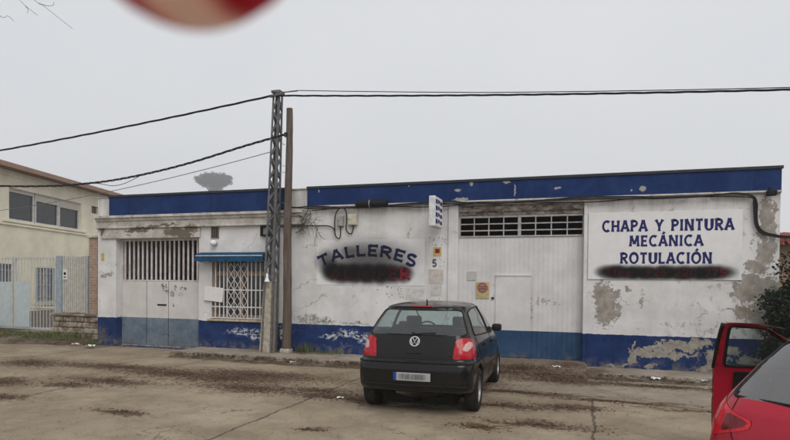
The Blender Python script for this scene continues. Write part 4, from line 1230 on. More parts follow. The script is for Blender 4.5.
def seats(car, spec, y_front, y_rear, w, base):
    for (x, y, nm) in ((-.36, y_front, 'front_seat'), (.36, y_front, 'front_seat')):
        mb = MB(); mb.rbox(x - .23, x + .23, y - .05, y + .45, base - .1, base + .12, .05, 3)
        Mb = Matrix.Translation((x, y, base + .06)) @ Matrix.Rotation(radians(14), 4, 'X')
        mb.rbox(-.22, .22, -.10, .02, -.05, .46, .05, 3, Mb); s = mb.build(nm, M['seat'], car, smooth=True, autosmooth=50, world=False)
        mb = MB(); mb.rbox(-.12, .12, -.08, .0, .50, .66, .035, 3, Mb); mb.tube([Mb @ Vector((-.06, -.04, .45)), Mb @ Vector((-.06, -.04, .53))], .008); mb.tube([Mb @ Vector((.06, -.04, .45)), Mb @ Vector((.06, -.04, .53))], .008)
        mb.build('headrest', M['seat'], s, smooth=True, autosmooth=50, world=False)
    mb = MB(); mb.rbox(-w, w, y_rear, y_rear + .48, base - .12, base + .10, .05, 3)
    Mb = Matrix.Translation((0, y_rear + .02, base + .08)) @ Matrix.Rotation(radians(16), 4, 'X')
    mb.rbox(-w, w, -.10, .03, -.05, .42, .05, 3, Mb); s = mb.build('rear_bench', M['seat'], car, smooth=True, autosmooth=50, world=False)
    for x in (-.36, .36):
        mb = MB(); mb.rbox(x - .12, x + .12, -.09, -.01, .42, .56, .035, 3, Mb); mb.build('headrest', M['seat'], s, smooth=True, autosmooth=50, world=False)
    mb = MB(); mb.rbox(-w - .06, w + .06, y_front + .82, y_front + 1.15, base + .12, base + .43, .06, 3); mb.build('dashboard', M['trim'], car, smooth=True, autosmooth=50, world=False)
    Ms = Matrix.Translation((-.36, y_front + .70, base + .38)) @ Matrix.Rotation(radians(65), 4, 'X')
    mb = MB(); mb.tube([Ms @ Vector((.18 * cos(a * pi / 12), .18 * sin(a * pi / 12), 0)) for a in range(25)], .015, 6); mb.box(-.17, .17, -.03, .03, -.01, .01, Ms)
    mb.build('steering_wheel', M['trim'], car, world=False)

def on_skin(sk, pts, off, n=8):
    """points of a polyline in (c, z) laid on the skin and pushed out by off"""
    out = []
    for a, b in zip(pts[:-1], pts[1:]):
        for i in range(n): out.append((a[0] + (b[0] - a[0]) * i / n, a[1] + (b[1] - a[1]) * i / n))
    out.append(pts[-1]); res = []
    for c, z in out:
        p = sk.S(c, z); du = sk.S(c + .5, z) - sk.S(c - .5, z); dv = sk.S(c, z + .01) - sk.S(c, z - .01)
        nrm = du.cross(dv); nrm = nrm.normalized() if nrm.length > 1e-9 else Vector((0, 0, 1))
        res.append(p + nrm * off)
    return res

def make_car(name, label, loc, rz, P):
    car = thing(name, label, 'car', loc, rz, None)
    yc = P['yc']                                            # origin sits midway between the axles
    T = {k: list(v) for k, v in P['T'].items()}
    for k in ('yr', 'yf'): T[k] = [(z, y - yc) for z, y in T[k]]
    sk = CarSkin(T, P['rows'])
    feats = []; seals = []
    def side(lab, poly, sides=(1, -1), rad=.04, seal=True):
        poly = densify(round_poly([(y - yc, z) for y, z in poly], rad), 9)
        for s in sides:
            q = [(s * sk.c_side(y, z), z) for y, z in poly]
            nm = lab if isinstance(lab, str) else lab[0 if s > 0 else 1]
            feats.append((nm + ('_r' if s > 0 else '_l'), q))
            if seal: seals.append((nm + ('_r' if s > 0 else '_l'), q))
    def rear(lab, poly, rad=.04, seal=True):
        poly = densify(round_poly(poly, rad), 4)
        q = [((1 if x >= 0 else -1) * sk.c_rear(x, z), z) for x, z in poly]
        feats.append((lab, q))
        if seal: seals.append((lab, q))
    def raw(lab, poly, sides=(1, -1), rad=0.0):
        if rad: poly = [(c * 40, z) for c, z in round_poly([(c / 40, z) for c, z in poly], rad)]
        for s in sides: feats.append((lab + ('_r' if s > 0 else '_l'), [(s * c, z) for c, z in densify(poly, 3)]))
    R, ax = P['wheel_r'], P['axles']
    door = P.get('open_door')
    for y in ax:
        arc = [(y + (R + .055) * cos(radians(a)), R + (R + .055) * sin(radians(a))) for a in range(-40, 221, 8)]
        side('arch', arc, rad=.0, seal=False)
    if door:
        side('door', door['poly'], sides=(-1,), rad=.05, seal=False)
    rear('rear_window', P['rear_window'], .05)
    for q in P['side_windows']: side('side_window', q)
    ws_ = P['windshield']
    for lab, poly in P['lamps']: raw(lab, poly, rad=.02)
    verts, faces, lab, (C, Z, cen) = build_skin(sk, feats)
    # windscreen: the nose columns between cowl and roof
    cen = np.abs(cen)
    lab[(cen[:, 0] > NH - NF - 3) & (cen[:, 1] > ws_[0]) & (cen[:, 1] < ws_[1])] = 'windshield'
    labels = set(lab)
    body = submesh(verts, faces, lab == 'body'); 
    n0 = len(P['rows']); ncol = C.shape[1]
    body.add([verts[(n0 - 1) * ncol + j] for j in range(ncol)], [tuple(range(ncol))])
    bo = body.build('body', P['paint'], car, smooth=True, autosmooth=48, world=False)
    tl = {}
    for nm in sorted(labels, key=lambda q: (q.count('_'), q)):
        base = nm[:-2] if nm.endswith(('_r', '_l')) else nm
        if base in ('body', 'arch'): continue
        if base == 'door' or (door and nm == 'side_window_l' ): continue
        mat = {'rear_window': P.get('rear_glass', M['glass']), 'side_window': M['glass'], 'windshield': M['glass'], 'tail_light': P.get('lamp', M['lamp_red']), 'headlight': M['head_lens'], 'tail_light_inner': M['lamp_clear'], 'tail_light_smoke': M['lamp_smoke'], 'tail_light_dark': M['lamp_dark_red']}[base]
        if base == 'side_window':
            # each pane is its own part
            sel = lab == nm; ys = np.array([verts[f[0]].y for f in faces]); 
            cuts = [-9] + P['pillars'] + [9]
            for a, b in zip(cuts[:-1], cuts[1:]):
                k = sel & (ys > a - yc) & (ys <= b - yc)
                if k.any(): submesh(verts, faces, k).build('side_window', mat, car, smooth=True, world=False)
            continue
        part = submesh(verts, faces, lab == nm)
        if base.startswith('tail_light'):
            part.v = [tuple(Vector(v) + Vector((v[0], v[1] * .2, 0)).normalized() * .004) for v in part.v]
        par = car
        if base in ('tail_light_inner', 'tail_light_smoke', 'tail_light_dark'):
            par = tl[nm[-1]]; base = {'tail_light_inner': 'indicator_lens', 'tail_light_smoke': 'reverse_lens', 'tail_light_dark': 'dark_lens'}[base]
        o = part.build(base, mat, par, smooth=True, world=False)
        if base == 'tail_light':
            tl[nm[-1]] = o
    # rubber seals and shut lines
    mb = MB()
    for nm, q in seals:
        if door and nm == 'side_window_l': continue
        mb.tube(on_skin(sk, q + q[:1], .001, 1), .0105, 5, cap=False)
    mb.build('window_seal', M['trim'], car, smooth=True, world=False)
    mb = MB()
    for line in P['shut_lines']:
        kind, pts, sides = line
        for s in sides:
            q = [(s * (sk.c_side(y - yc, z) if kind == 'side' else sk.c_rear(y, z) * (1 if y >= 0 else -1)), z) for y, z in pts]
            mb.tube(on_skin(sk, q, .0005), .0035, 4)
    mb.build('shut_line', M['trim'], car, world=False)
    mb = MB()
    for kind, pts, rad in P['mouldings']:
        for s in (1, -1):
            q = [(s * (sk.c_side(y - yc, z) if kind == 'side' else sk.c_rear(y, z)), z) for y, z in pts]
            mb.tube(on_skin(sk, q, .0), rad, 6)
    if mb.v: mb.build('side_moulding', M['trim'], car, world=False)
    # underside, wheel wells
    mb = MB(); z0 = P['rows'][0] + .02
    o2 = sk.outline(z0 - .02)
    ring = [Vector((x * .97, y * .985, z0)) for x, y in o2] + [Vector((-x * .97, y * .985, z0)) for x, y in o2[::-1][1:-1]]
    mb.add(ring, [tuple(range(len(ring)))])
    for y in ax:
        for s in (1, -1):
            n = 16; vs = []
            for i in range(n + 1):
                a = pi * (-.18 + 1.36 * i / n); yy, zz = y - yc + (R + .06) * cos(a), R + (R + .06) * sin(a)
                xo = abs(sk.S(sk.c_side(yy, max(zz, .22)), max(zz, .22)).x) - .006
                vs += [(s * xo, yy, zz), (s * .48, yy, zz)]
            mb.add(vs, [(2 * i, 2 * i + 1, 2 * i + 3, 2 * i + 2) for i in range(n)])
            mb.add([vs[2 * i + 1] for i in range(n + 1)], [tuple(range(n + 1))])
    mb.build('underbody', M['under'], car, world=False)
    for y in ax:
        for s in (1, -1): wheel(car, s * P['track'] / 2, y - yc, R, P['tyre_w'], s)
    seats(car, P, P['seat_y'][0] - yc, P['seat_y'][1] - yc, P['bench_w'], .52)
    for s in (1, -1):                                       # mirrors
        y, z = P['mirror']; y -= yc
        if door and s < 0: continue
        x = s * (abs(sk.S(sk.c_side(y, z), z).x))
        mb = MB(); mb.rbox(min(x, x + s * .155) , max(x, x + s * .155), y - .05, y + .07, z - .02, z + .095, .035, 3); mb.build('wing_mirror', P['mirror_mat'], car, smooth=True, autosmooth=50, world=False)
    for y, z in P['handles']:
        for s in (1, -1):
            if door and s < 0 and y > P['pillars'][0]: continue
            p = sk.S(s * sk.c_side(y - yc, z), z)
            mb = MB(); mb.rbox(min(p.x, p.x + s * .03), max(p.x, p.x + s * .03), p.y - .09, p.y + .09, z - .016, z + .016, .010, 2); mb.build('door_handle', P['handle_mat'], car, smooth=True, autosmooth=50, world=False)
    # open driver's door: the skin cut out above, swung about its front edge, with an inner trim
    if door:
        hy, ang = door['hinge'] - yc, door['angle']
        hx = -abs(sk.S(sk.c_side(hy - .03, .7), .7).x) + .02
        Md = Matrix.Translation((hx, hy, 0)) @ Matrix.Rotation(-ang, 4, 'Z') @ Matrix.Translation((-hx, -hy, 0))
        sel = (lab == 'door_l')
        outer = submesh(verts, faces, sel)
        ys = np.array([verts[f[0]].y for f in faces]); wsel = (lab == 'side_window_l') & (ys > P['pillars'][0] - yc)
        sk_door = submesh(verts, faces, sel)
        th = .055
        # thickness: inner skin + rim along open edges
        from collections import Counter
        ec = Counter()
        for f in sk_door.f:
            for a, b in zip(f, f[1:] + f[:1]): ec[frozenset((a, b))] += 1
        nv = len(sk_door.v)
        outv = [Md @ Vector(v) for v in sk_door.v]
        inv_ = [Md @ (Vector(v) + Vector((th, 0, 0))) for v in sk_door.v]
        mb = MB(); mb.add(outv, sk_door.f); d = mb.build('front_door', P['paint'], car, smooth=True, autosmooth=48, world=False)
        d['label'] = "open driver's door swung out"
        mb = MB(); mb.add(outv + inv_, [(a, b, b + nv, a + nv) for a, b in (tuple(e) for e, c in ec.items() if c == 1)])
        mb.build('door_edge', P['edge_mat'], d, smooth=True, autosmooth=40, world=False)
        def inner(test):
            q = MB(); mp = {}
            for f in sk_door.f:
                cy = sum(sk_door.v[i][1] for i in f) / len(f); cz = sum(sk_door.v[i][2] for i in f) / len(f)
                if not test(cy, cz): continue
                g_ = []
                for i in f:
                    if i not in mp: mp[i] = len(q.v); q.v.append(tuple(inv_[i]))
                    g_.append(mp[i])
                q.f.append(tuple(g_)); q.mi.append(0)
            return q
        inner(lambda y, z: True).build('inner_frame', P['paint'], d, smooth=True, world=False)
        mb = MB(); y0, y1, z0_, z1_ = door['poly'][0][0] - yc + .17, hy - .10, .38, .90; na, nb_ = 24, 14
        def tp(u, v, o): 
            y, z = y0 + (y1 - y0) * u, z0_ + (z1_ - z0_) * v
            q = sk.S(-sk.c_side(y, z), z); return Md @ Vector((q.x + th + o, q.y, q.z))
        vs = [tp(i / na, j / nb_, .030) for j in range(nb_ + 1) for i in range(na + 1)]
        mb.add(vs, [(j * (na + 1) + i, j * (na + 1) + i + 1, (j + 1) * (na + 1) + i + 1, (j + 1) * (na + 1) + i) for j in range(nb_) for i in range(na)])
        rim = [(i / na, 0) for i in range(na)] + [(1, j / nb_) for j in range(nb_)] + [(1 - i / na, 1) for i in range(na)] + [(0, 1 - j / nb_) for j in range(nb_)]
        vs = [tp(u, v, .030) for u, v in rim] + [tp(u, v, .002) for u, v in rim]; n = len(rim)
        mb.add(vs, [(i, (i + 1) % n, n + (i + 1) % n, n + i) for i in range(n)])
        mb.build('door_trim', M['trim'], d, smooth=True, autosmooth=40, world=False)
        gsub = submesh(verts, faces, wsel)
        mb = MB(); mb.add([Md @ (Vector(v) + Vector((.02, 0, 0))) for v in gsub.v], gsub.f); mb.build('side_window', M['glass'], d, smooth=True, world=False)
        mb = MB()
        for nm, q in seals:
            if nm == 'side_window_l':
                pts = on_skin(sk, q + q[:1], .001, 1)
                if max(p.y for p in pts) > P['pillars'][0] - yc + .1: mb.tube([Md @ p for p in pts], .012, 5, cap=False); mb.tube([Md @ (p + Vector((th, 0, 0))) for p in pts], .014, 5, cap=False)
        le = door['poly'][0][0] - yc + .012; q = [(-sk.c_side(le, z_), z_) for z_ in np.linspace(.93, 1.36, 10)]
        mb.tube([Md @ (p + Vector((.03, -.016, 0))) for p in on_skin(sk, q, 0, 1)], .022, 6)
        mb.build('window_seal', M['trim'], d, smooth=True, world=False)
        y, z = P['mirror']; y -= yc; x = -abs(sk.S(sk.c_side(y, z), z).x)
        mb = MB(); mb.rbox(x - .19, x, y - .05, y + .07, z - .02, z + .11, .035, 3, Md); mb.build('wing_mirror', P['mirror_mat'], d, smooth=True, autosmooth=50, world=False)
        mb = MB(); mb.rbox(hx + .06, hx + .10, hy - .85, hy - .35, .62, .68, .015, 2, Md); mb.rbox(hx + .06, hx + .09, hy - .8, hy - .15, .36, .46, .015, 2, Md); mb.build('armrest', M['trim'], d, smooth=True, autosmooth=50, world=False)
        # the left rear pane stays with the body
        k = (lab == 'side_window_l') & (ys <= P['pillars'][0] - yc)
        submesh(verts, faces, k).build('side_window', M['glass'], car, smooth=True, world=False)
    P['extras'](car, sk, yc)
    return car

def rows_for(zs): return [round(z, 5) for z in zs]
def add_plate(car, sk, y, z, w=.52, h=.11):
    mb = MB(); mb.rbox(-w / 2, w / 2, y - .012, y - .002, z - h / 2, z + h / 2, .004, 1)
    g = G('number_plate', .5); P = g.obj(); x, _, zz = g.sep(P)
    a = g.math('ABSOLUTE', g.math('ADD', x, -0.01)); b = g.math('ABSOLUTE', g.math('SUBTRACT', zz, z))
    k = g.math('MULTIPLY', g.smooth(a, .215, .12), g.smooth(b, .05, .022))
    n = g.smooth(g.noise(P, 1.0, 3, .6, stretch=(28, 1, 4)), .25, .6, .25, .72)
    c = g.mix(g.math('MULTIPLY', k, n), (.36, .36, .36), (.03, .03, .034))
    c = g.mix(g.math('LESS_THAN', x, -w / 2 + .045), c, (.02, .05, .25)); g.set('Base Color', c)
    p = mb.build('licence_plate', g.m, car, world=False); return p

# ---- black hatchback
zz = list(np.linspace(.20, 1.37, 66)) + [1.380, 1.390, 1.400, 1.408, 1.415, 1.421, 1.427, 1.432, 1.437, 1.441, 1.444, 1.447, 1.449, 1.4505, 1.4515, 1.452]
polo_T = dict(
    yr=[(.20, .80), (.255, .55), (.29, .16), (.33, .05), (.38, .015), (.45, .0), (.60, .0), (.665, .012), (.69, .03), (.705, .075), (.72, .09), (.80, .095), (.90, .125), (1.0, .17), (1.03, .185), (1.20, .335), (1.34, .475), (1.375, .50), (1.39, .49), (1.400, .53), (1.415, .66), (1.427, .80), (1.437, .98), (1.444, 1.14), (1.449, 1.32), (1.452, 1.50)],
    yf=[(.20, 3.66), (.28, 3.82), (.4, 3.88), (.55, 3.90), (.66, 3.87), (.73, 3.78), (.80, 3.56), (.88, 3.25), (.95, 2.98), (.985, 2.85), (1.0, 2.80), (1.2, 2.47), (1.37, 2.16), (1.40, 2.09), (1.415, 2.02), (1.427, 1.94), (1.437, 1.84), (1.444, 1.74), (1.449, 1.64), (1.452, 1.56)],
    w=[(.20, .72), (.27, .765), (.36, .785), (.55, .80), (.69, .80), (.80, .793), (.92, .775), (1.0, .752), (1.2, .672), (1.34, .600), (1.38, .572), (1.40, .545), (1.415, .50), (1.427, .45), (1.437, .375), (1.444, .29), (1.449, .19), (1.452, .08)],
    r=[(.20, .20), (.60, .22), (.70, .22), (.72, .24), (1.0, .20), (1.3, .17), (1.40, .2), (1.43, .2), (1.452, .05)],
    rf=[(.2, .3), (.7, .40), (.9, .35), (1.0, .2), (1.4, .2), (1.452, .05)],
    tr=[(.20, .03), (.7, .04), (.72, .05), (1.0, .07), (1.4, .10), (1.452, .1)],
    tf=[(.20, .06), (.7, .08), (.95, .06), (1.0, .05), (1.4, .06)],
    bow=[(.20, .05), (.68, .055), (.72, .05), (1.0, .055), (1.38, .10), (1.42, .12), (1.452, .05)])
def polo_extras(car, sk, yc):
    yr = lambda z: sk.S(0, z).y
    add_plate(car, sk, yr(.515), .515, .49, .105)
    mb = MB(); Mb = Matrix.Translation((0, yr(.955) - .001, .955)) @ Matrix.Rotation(radians(90 - 18), 4, 'X')
    mb.tube([Mb @ Vector((.062 * cos(a * pi / 16), .062 * sin(a * pi / 16), .004)) for a in range(33)], .0075, 6)
    for pts in ([(-.030, .048), (0, -.002), (.030, .048)], [(-.052, .028), (-.026, -.050), (0, -.004), (.026, -.050), (.052, .028)]):
        mb.tube([Mb @ Vector((x, z, .005)) for x, z in pts], .0068, 5)
    bd = mb.build('badge', M['chrome'], car, world=False)
    mb = MB(); mb.lathe([(.058, -.004), (.058, .002)], 24, Mb); mb.build('badge_disc', M['trim'], bd, world=False)
    mb = MB(); mb.rbox(-.10, .10, yr(.80) - .006, yr(.80) + .01, .795, .815, .005, 2); mb.build('tailgate_handle', M['trim'], car, world=False)
    mb = MB(); pts = on_skin(sk, [(-11, 1.392), (0, 1.392), (11, 1.392)], .004); mb.tube(pts, .011, 5); mb.build('brake_light', M['lamp_red'], car, world=False)
    mb = MB(); pts = on_skin(sk, [(-1, 1.035), (6, 1.05), (12, 1.06)], .016); mb.tube(pts, .008, 5); mb.lathe([(.028, 0), (.022, .03)], 12, Matrix.Translation(pts[0]) @ Matrix.Rotation(radians(60), 4, 'X')); mb.build('rear_wiper', M['trim'], car, world=False)
    mb = MB(); p = Vector((0.02, .78 - yc, 1.43)); mb.tube([p, p + Vector((0, -.03, .06))], [.012, .006], 8); mb.build('aerial', M['trim'], car, world=False)
    mb = MB(); pts = on_skin(sk, [(-NR - NC - 2, .685), (-NR, .690), (0, .690), (NR, .690), (NR + NC + 2, .685)], .004); mb.tube(pts, .010, 5)
    mb.build('bumper_strip', M['trim'], car, world=False)
    mb = MB(); pts = on_skin(sk, [(-NR - 6, .40), (-NR, .405), (0, .405), (NR, .405), (NR + 6, .40)], .003); mb.tube(pts, .012, 5); mb.build('bumper_lip', M['trim'], car, smooth=True, world=False)
POLO = dict(T=polo_T, rows=rows_for(zz), yc=1.90, wheel_r=.292, axles=(.67, 3.13), track=1.395, tyre_w=.18,
    rear_window=[(-.665, 1.035), (.665, 1.035), (.535, 1.348), (-.535, 1.348)],
    side_windows=[[(.60, 1.02), (.80, 1.31), (1.05, 1.355), (1.66, 1.370), (1.70, .985)], [(1.79, .98), (1.75, 1.370), (2.02, 1.350), (2.50, 1.12), (2.74, .985)]],
    pillars=[1.745], windshield=(1.0, 1.375),
    lamps=[('tail_light', [(21.2, .745), (21.8, .86), (23.0, .985), (26.5, 1.012), (38, .985), (41.5, .87), (39, .75)]),
           ('tail_light_inner', [(27, .93), (29.5, .965), (33, .95), (34, .91), (30.5, .88), (28, .84), (25.5, .86)]),
           ('headlight', [(NH - NF - NC + 8, .60), (NH - NF - NC + 8, .72), (NH - NF - NC - 6, .74), (NH - NF - NC - 4, .62)])],
    shut_lines=[('side', [(1.745, .98), (1.74, .55), (1.70, .30), (2.75, .27), (2.82, .45), (2.80, .95)], (1, -1)), ('side', [(1.72, .30), (1.10, .30), (1.04, .60), (.75, .80), (.62, 1.0)], (1, -1)),
                ('rear', [(-.58, 1.02), (-.56, .80), (-.50, .72), (0, .71), (.50, .72), (.56, .80), (.58, 1.02)], (1,)), ('rear', [(-.50, .735), (.50, .735)], (1,))],
    mouldings=[('side', [(1.05, .52), (2.75, .50)], .014)],
    paint=paint('black_car_paint', (0.004, 0.004, 0.0045), .22, .07), mirror_mat=M['trim'], handle_mat=M['trim'], edge_mat=M['trim'],
    mirror=(2.58, .96), handles=[(1.15, .86), (1.95, .84)], seat_y=(1.75, .95), bench_w=.56, extras=polo_extras)
make_car('parked_car', 'black hatchback parked facing the garage gate, seen from behind', (-2.17, -3.27, 0), radians(2.2), POLO)

# ---- red hatchback with its driver's door open
zi = list(np.linspace(.20, 1.36, 66)) + [1.370, 1.380, 1.389, 1.397, 1.404, 1.410, 1.416, 1.421, 1.426, 1.430, 1.434, 1.437, 1.4395, 1.441, 1.442]
ibiza_T = dict(
    yr=[(.20, .25), (.28, .08), (.36, .03), (.50, .0), (.62, .0), (.70, .03), (.76, .055), (.86, .075), (.95, .11), (1.0, .15), (1.03, .18), (1.20, .43), (1.34, .68), (1.36, .71), (1.372, .70), (1.385, .74), (1.40, .86), (1.416, 1.02), (1.43, 1.22), (1.4395, 1.45), (1.442, 1.60)],
    yf=[(.20, 3.80), (.28, 3.98), (.4, 4.03), (.55, 4.05), (.66, 4.02), (.74, 3.90), (.82, 3.65), (.90, 3.30), (.96, 3.06), (.99, 2.95), (1.0, 2.92), (1.2, 2.55), (1.36, 2.22), (1.39, 2.13), (1.416, 1.98), (1.43, 1.84), (1.4395, 1.72), (1.442, 1.66)],
    w=[(.20, .74), (.28, .80), (.40, .835), (.60, .845), (.75, .845), (.86, .838), (.95, .815), (1.0, .79), (1.2, .705), (1.34, .625), (1.37, .60), (1.39, .565), (1.404, .52), (1.416, .46), (1.426, .385), (1.434, .29), (1.4395, .18), (1.442, .07)],
    r=[(.20, .25), (.60, .30), (.80, .30), (1.0, .26), (1.3, .22), (1.40, .25), (1.442, .05)],
    rf=[(.2, .3), (.7, .42), (.9, .35), (1.0, .2), (1.4, .2), (1.442, .05)],
    tr=[(.20, .05), (.7, .06), (1.0, .08), (1.4, .12)],
    tf=[(.20, .06), (.7, .08), (.95, .06), (1.4, .06)],
    bow=[(.20, .06), (.7, .07), (1.0, .09), (1.36, .14), (1.42, .12), (1.442, .05)])
def ibiza_extras(car, sk, yc):
    yr = lambda z: sk.S(0, z).y
    add_plate(car, sk, yr(.50), .50)
    mb = MB(); pts = on_skin(sk, [(-1, 1.04), (6, 1.06), (12, 1.07)], .016); mb.tube(pts, .008, 5); mb.build('rear_wiper', M['trim'], car, world=False)
    mb = MB(); pts = on_skin(sk, [(-9, 1.374), (0, 1.374), (9, 1.374)], .004); mb.tube(pts, .011, 5); mb.build('brake_light', M['lamp_red'], car, world=False)
    mb = MB(); mb.rbox(-.14, .14, yr(.72) - .004, yr(.72) + .02, .70, .73, .006, 2); mb.build('tailgate_handle', M['trim'], car, world=False)
M['lamp_bright'] = lamp_mat('bright_red_lens', (0.62, 0.012, 0.026))
IBIZA = dict(lamp=M['lamp_bright'], rear_glass=M['rear_glass'], T=ibiza_T, rows=rows_for(zi), yc=2.0, wheel_r=.305, axles=(.75, 3.22), track=1.45, tyre_w=.20,
    rear_window=[(-.66, 1.025), (.66, 1.025), (.53, 1.345), (-.53, 1.345)],
    side_windows=[[(.80, 1.04), (.98, 1.29), (1.25, 1.345), (1.80, 1.355), (1.82, .985)], [(1.975, .955), (1.95, 1.350), (2.10, 1.335), (2.52, 1.12), (2.82, .955)]],
    pillars=[1.885], windshield=(1.0, 1.365),
    lamps=[('tail_light', [(38.5, 1.02), (34, 1.04), (28, .975), (21.4, .91), (21.8, .865), (29.0, .775), (33, .785), (39.5, .88)]),
           ('tail_light_smoke', [(34.0, .980), (35.8, .965), (36.2, .92), (34.5, .893), (32.0, .905), (31.4, .95)]),
           ('tail_light_dark', [(26.6, .94), (22.2, .908), (22.6, .875), (26.8, .82), (26.6, .875)]),
           ('headlight', [(NH - NF - NC + 8, .62), (NH - NF - NC + 8, .74), (NH - NF - NC - 6, .76), (NH - NF - NC - 4, .64)])],
    shut_lines=[('side', [(1.91, .98), (1.905, .55), (1.87, .30), (1.10, .32), (1.08, .60), (.86, .80), (.80, 1.0)], (1, -1)),
                ('rear', [(-.60, 1.02), (-.58, .80), (-.50, .66), (0, .65), (.50, .66), (.58, .80), (.60, 1.02)], (1,))],
    mouldings=[], paint=paint('red_car_paint', (0.36, 0.010, 0.028), .28, .12), mirror_mat=paint('red_mirror_paint', (0.36, 0.010, 0.028), .3, .05), handle_mat=paint('red_handle_paint', (0.36, 0.010, 0.028), .3, .05), edge_mat=paint('red_edge_paint', (0.20, 0.006, 0.016), .4, .1),
    mirror=(2.68, .97), handles=[(1.35, .86), (2.06, .84)], seat_y=(1.85, 1.05), bench_w=.6, extras=ibiza_extras,
    open_door=dict(poly=[(1.90, .30), (2.80, .29), (2.90, .55), (2.90, .96), (2.52, 1.17), (2.12, 1.372), (1.905, 1.382), (1.90, 1.0)], hinge=2.92, angle=radians(50)))
IB_RZ = radians(-33)
ib_c = Vector((.78, -8.26, 0)) + Matrix.Rotation(IB_RZ, 3, 'Z') @ Vector((.72, 1.80, 0))
make_car('hatchback_car', "red hatchback at the right edge with its driver's door open", tuple(ib_c), IB_RZ, IBIZA)

# ------------------------------------------------------------------ the yard on the left
M['cream'] = simple('cream_render', (0.74, 0.69, 0.55), 0.9, vary=.09, scale=1.5, bump=.3, dirt=((.46, .41, .31), .55))
M['fascia'] = simple('brown_fascia', (0.24, 0.145, 0.105), 0.8, vary=.25)
M['blind'] = simple('window_blind', (0.50, 0.46, 0.40), 0.7, vary=.06)
M['bar_grey'] = simple('grey_bar_paint', (0.50, 0.505, 0.49), 0.6, vary=.12)
M['blue_grey'] = simple('blue_grey_paint', (0.30, 0.36, 0.41), 0.6, vary=.15, dirt=((.25, .25, .24), .5))
M['pale_sheet'] = simple('pale_blue_sheet', (0.48, 0.545, 0.58), 0.6, vary=.08)
M['brick'] = None
def brick_material(name, b, a, mortar, sc=1.0):
    g = G(name, .9); P = g.obj()
    n = g.nt.nodes.new('ShaderNodeTexBrick')
    x, y, z = g.sep(P)[0:3]
    cmb = g.nt.nodes.new('ShaderNodeCombineXYZ'); g.put(cmb.inputs[0], g.math('ADD', x, y)); g.put(cmb.inputs[1], z)
    g.put(n.inputs['Vector'], cmb.outputs[0]); n.inputs['Scale'].default_value = sc
    n.inputs['Brick Width'].default_value = .24; n.inputs['Row Height'].default_value = .075; n.inputs['Mortar Size'].default_value = .010
    for k, c in (('Color1', a), ('Color2', b), ('Mortar', mortar)): n.inputs[k].default_value = (*c, 1)
    c = g.mix(g.smooth(g.noise(P, 8, 6, .7), .35, .7, 0, .5), n.outputs['Color'], tuple(q * .6 for q in b))
    g.set('Base Color', c); g.bump(n.outputs['Fac'], -.4, .01)
    return g.m
CB = radians(14)
cb = thing('house', 'cream two-storey house with brown eaves behind the yard fence', 'house', (-18, 1.9, 0), CB)
# local frame: the wall facing the yard lies on x = 0 and runs along +y
def cream_wall(mb, y0, y1, z0, z1, holes, x0=0.0, x1=-.25):
    t = MB(); wall_grid(t, y0, y1, z0, z1, x0, x1, holes)
    mb.add([(v[1], v[0], v[2]) for v in t.v], [f[::-1] for f in t.f])
UW = [(.31, 1.64, 3.68, 4.74), (1.70, 2.98, 3.68, 4.74), (3.02, 4.26, 3.68, 4.74)]
SW = (4.98, 5.44, 4.45, 4.75); LW = [(-.9, .54, .95, 2.22), (1.62, 2.72, .90, 2.14)]
mb = MB(); cream_wall(mb, -6.0, 9.0, -.1, 5.30, [(.31, 4.26, 3.68, 4.74), SW] + LW)
mb.box(-9.0, -.252, -6.0, -5.75, -.1, 5.30); mb.box(-9.0, -.252, 8.75, 9.0, -.1, 5.30); mb.box(-9.25, -9.002, -6.0, 9.0, -.1, 5.3)
mb.build('wall', M['cream'], cb, world=False)
mb = MB(); mb.prism([(-9.6, 5.30), (.38, 5.30), (.38, 5.42), (-4.5, 6.4), (-9.6, 5.42)], 'y', -6.35, 9.3); rf = mb.build('roof', M['fascia'], cb, world=False)
mb = MB(); mb.box(.38, .43, -6.35, 9.3, 5.30, 5.45); mb.build('eaves_gutter', simple('gutter_brown', (.30, .20, .15), .6), rf, world=False)
mb = MB(); mb.box(.001, .05, -6, 9, 3.50, 3.56); mb.box(.001, .06, -.0, 4.55, 3.60, 3.66); mb.box(.001, .03, -6, 9, 5.1, 5.16); mb.build('string_course', M['cream'], cb, world=False)
for k, (a, b, c, d) in enumerate(UW):
    mb = MB(); mb.box(-.15, -.13, a, b, c, d); w = mb.build('window', M['glass_dark'], cb, world=False)
    mb = MB()
    for q in ((a, b, c, c + .05), (a, b, d - .05, d), (a, a + .05, c + .05, d - .05), (b - .05, b, c + .05, d - .05)): mb.box(-.128, -.08, *q)
    mb.build('window_frame', M['white_bar'], w, world=False)
    mb = MB(); dz = (.12, .26, .30)[k]; mb.box(-.10 if k else -.12, -.075, a + .055, b - .055, d - dz, d - .055) if dz > .06 else None; mb.build('roller_blind', M['blind'], w, world=False)
mb = MB(); mb.box(-.12, -.10, *SW); w = mb.build('window', M['glass_dark'], cb, world=False)
mb = MB(); [mb.box(-.095, -.07, SW[0] + .02, SW[1] - .02, SW[2] + .02 + .06 * i, SW[2] + .045 + .06 * i) for i in range(5)]; mb.build('louvre', M['fascia'], w, world=False)
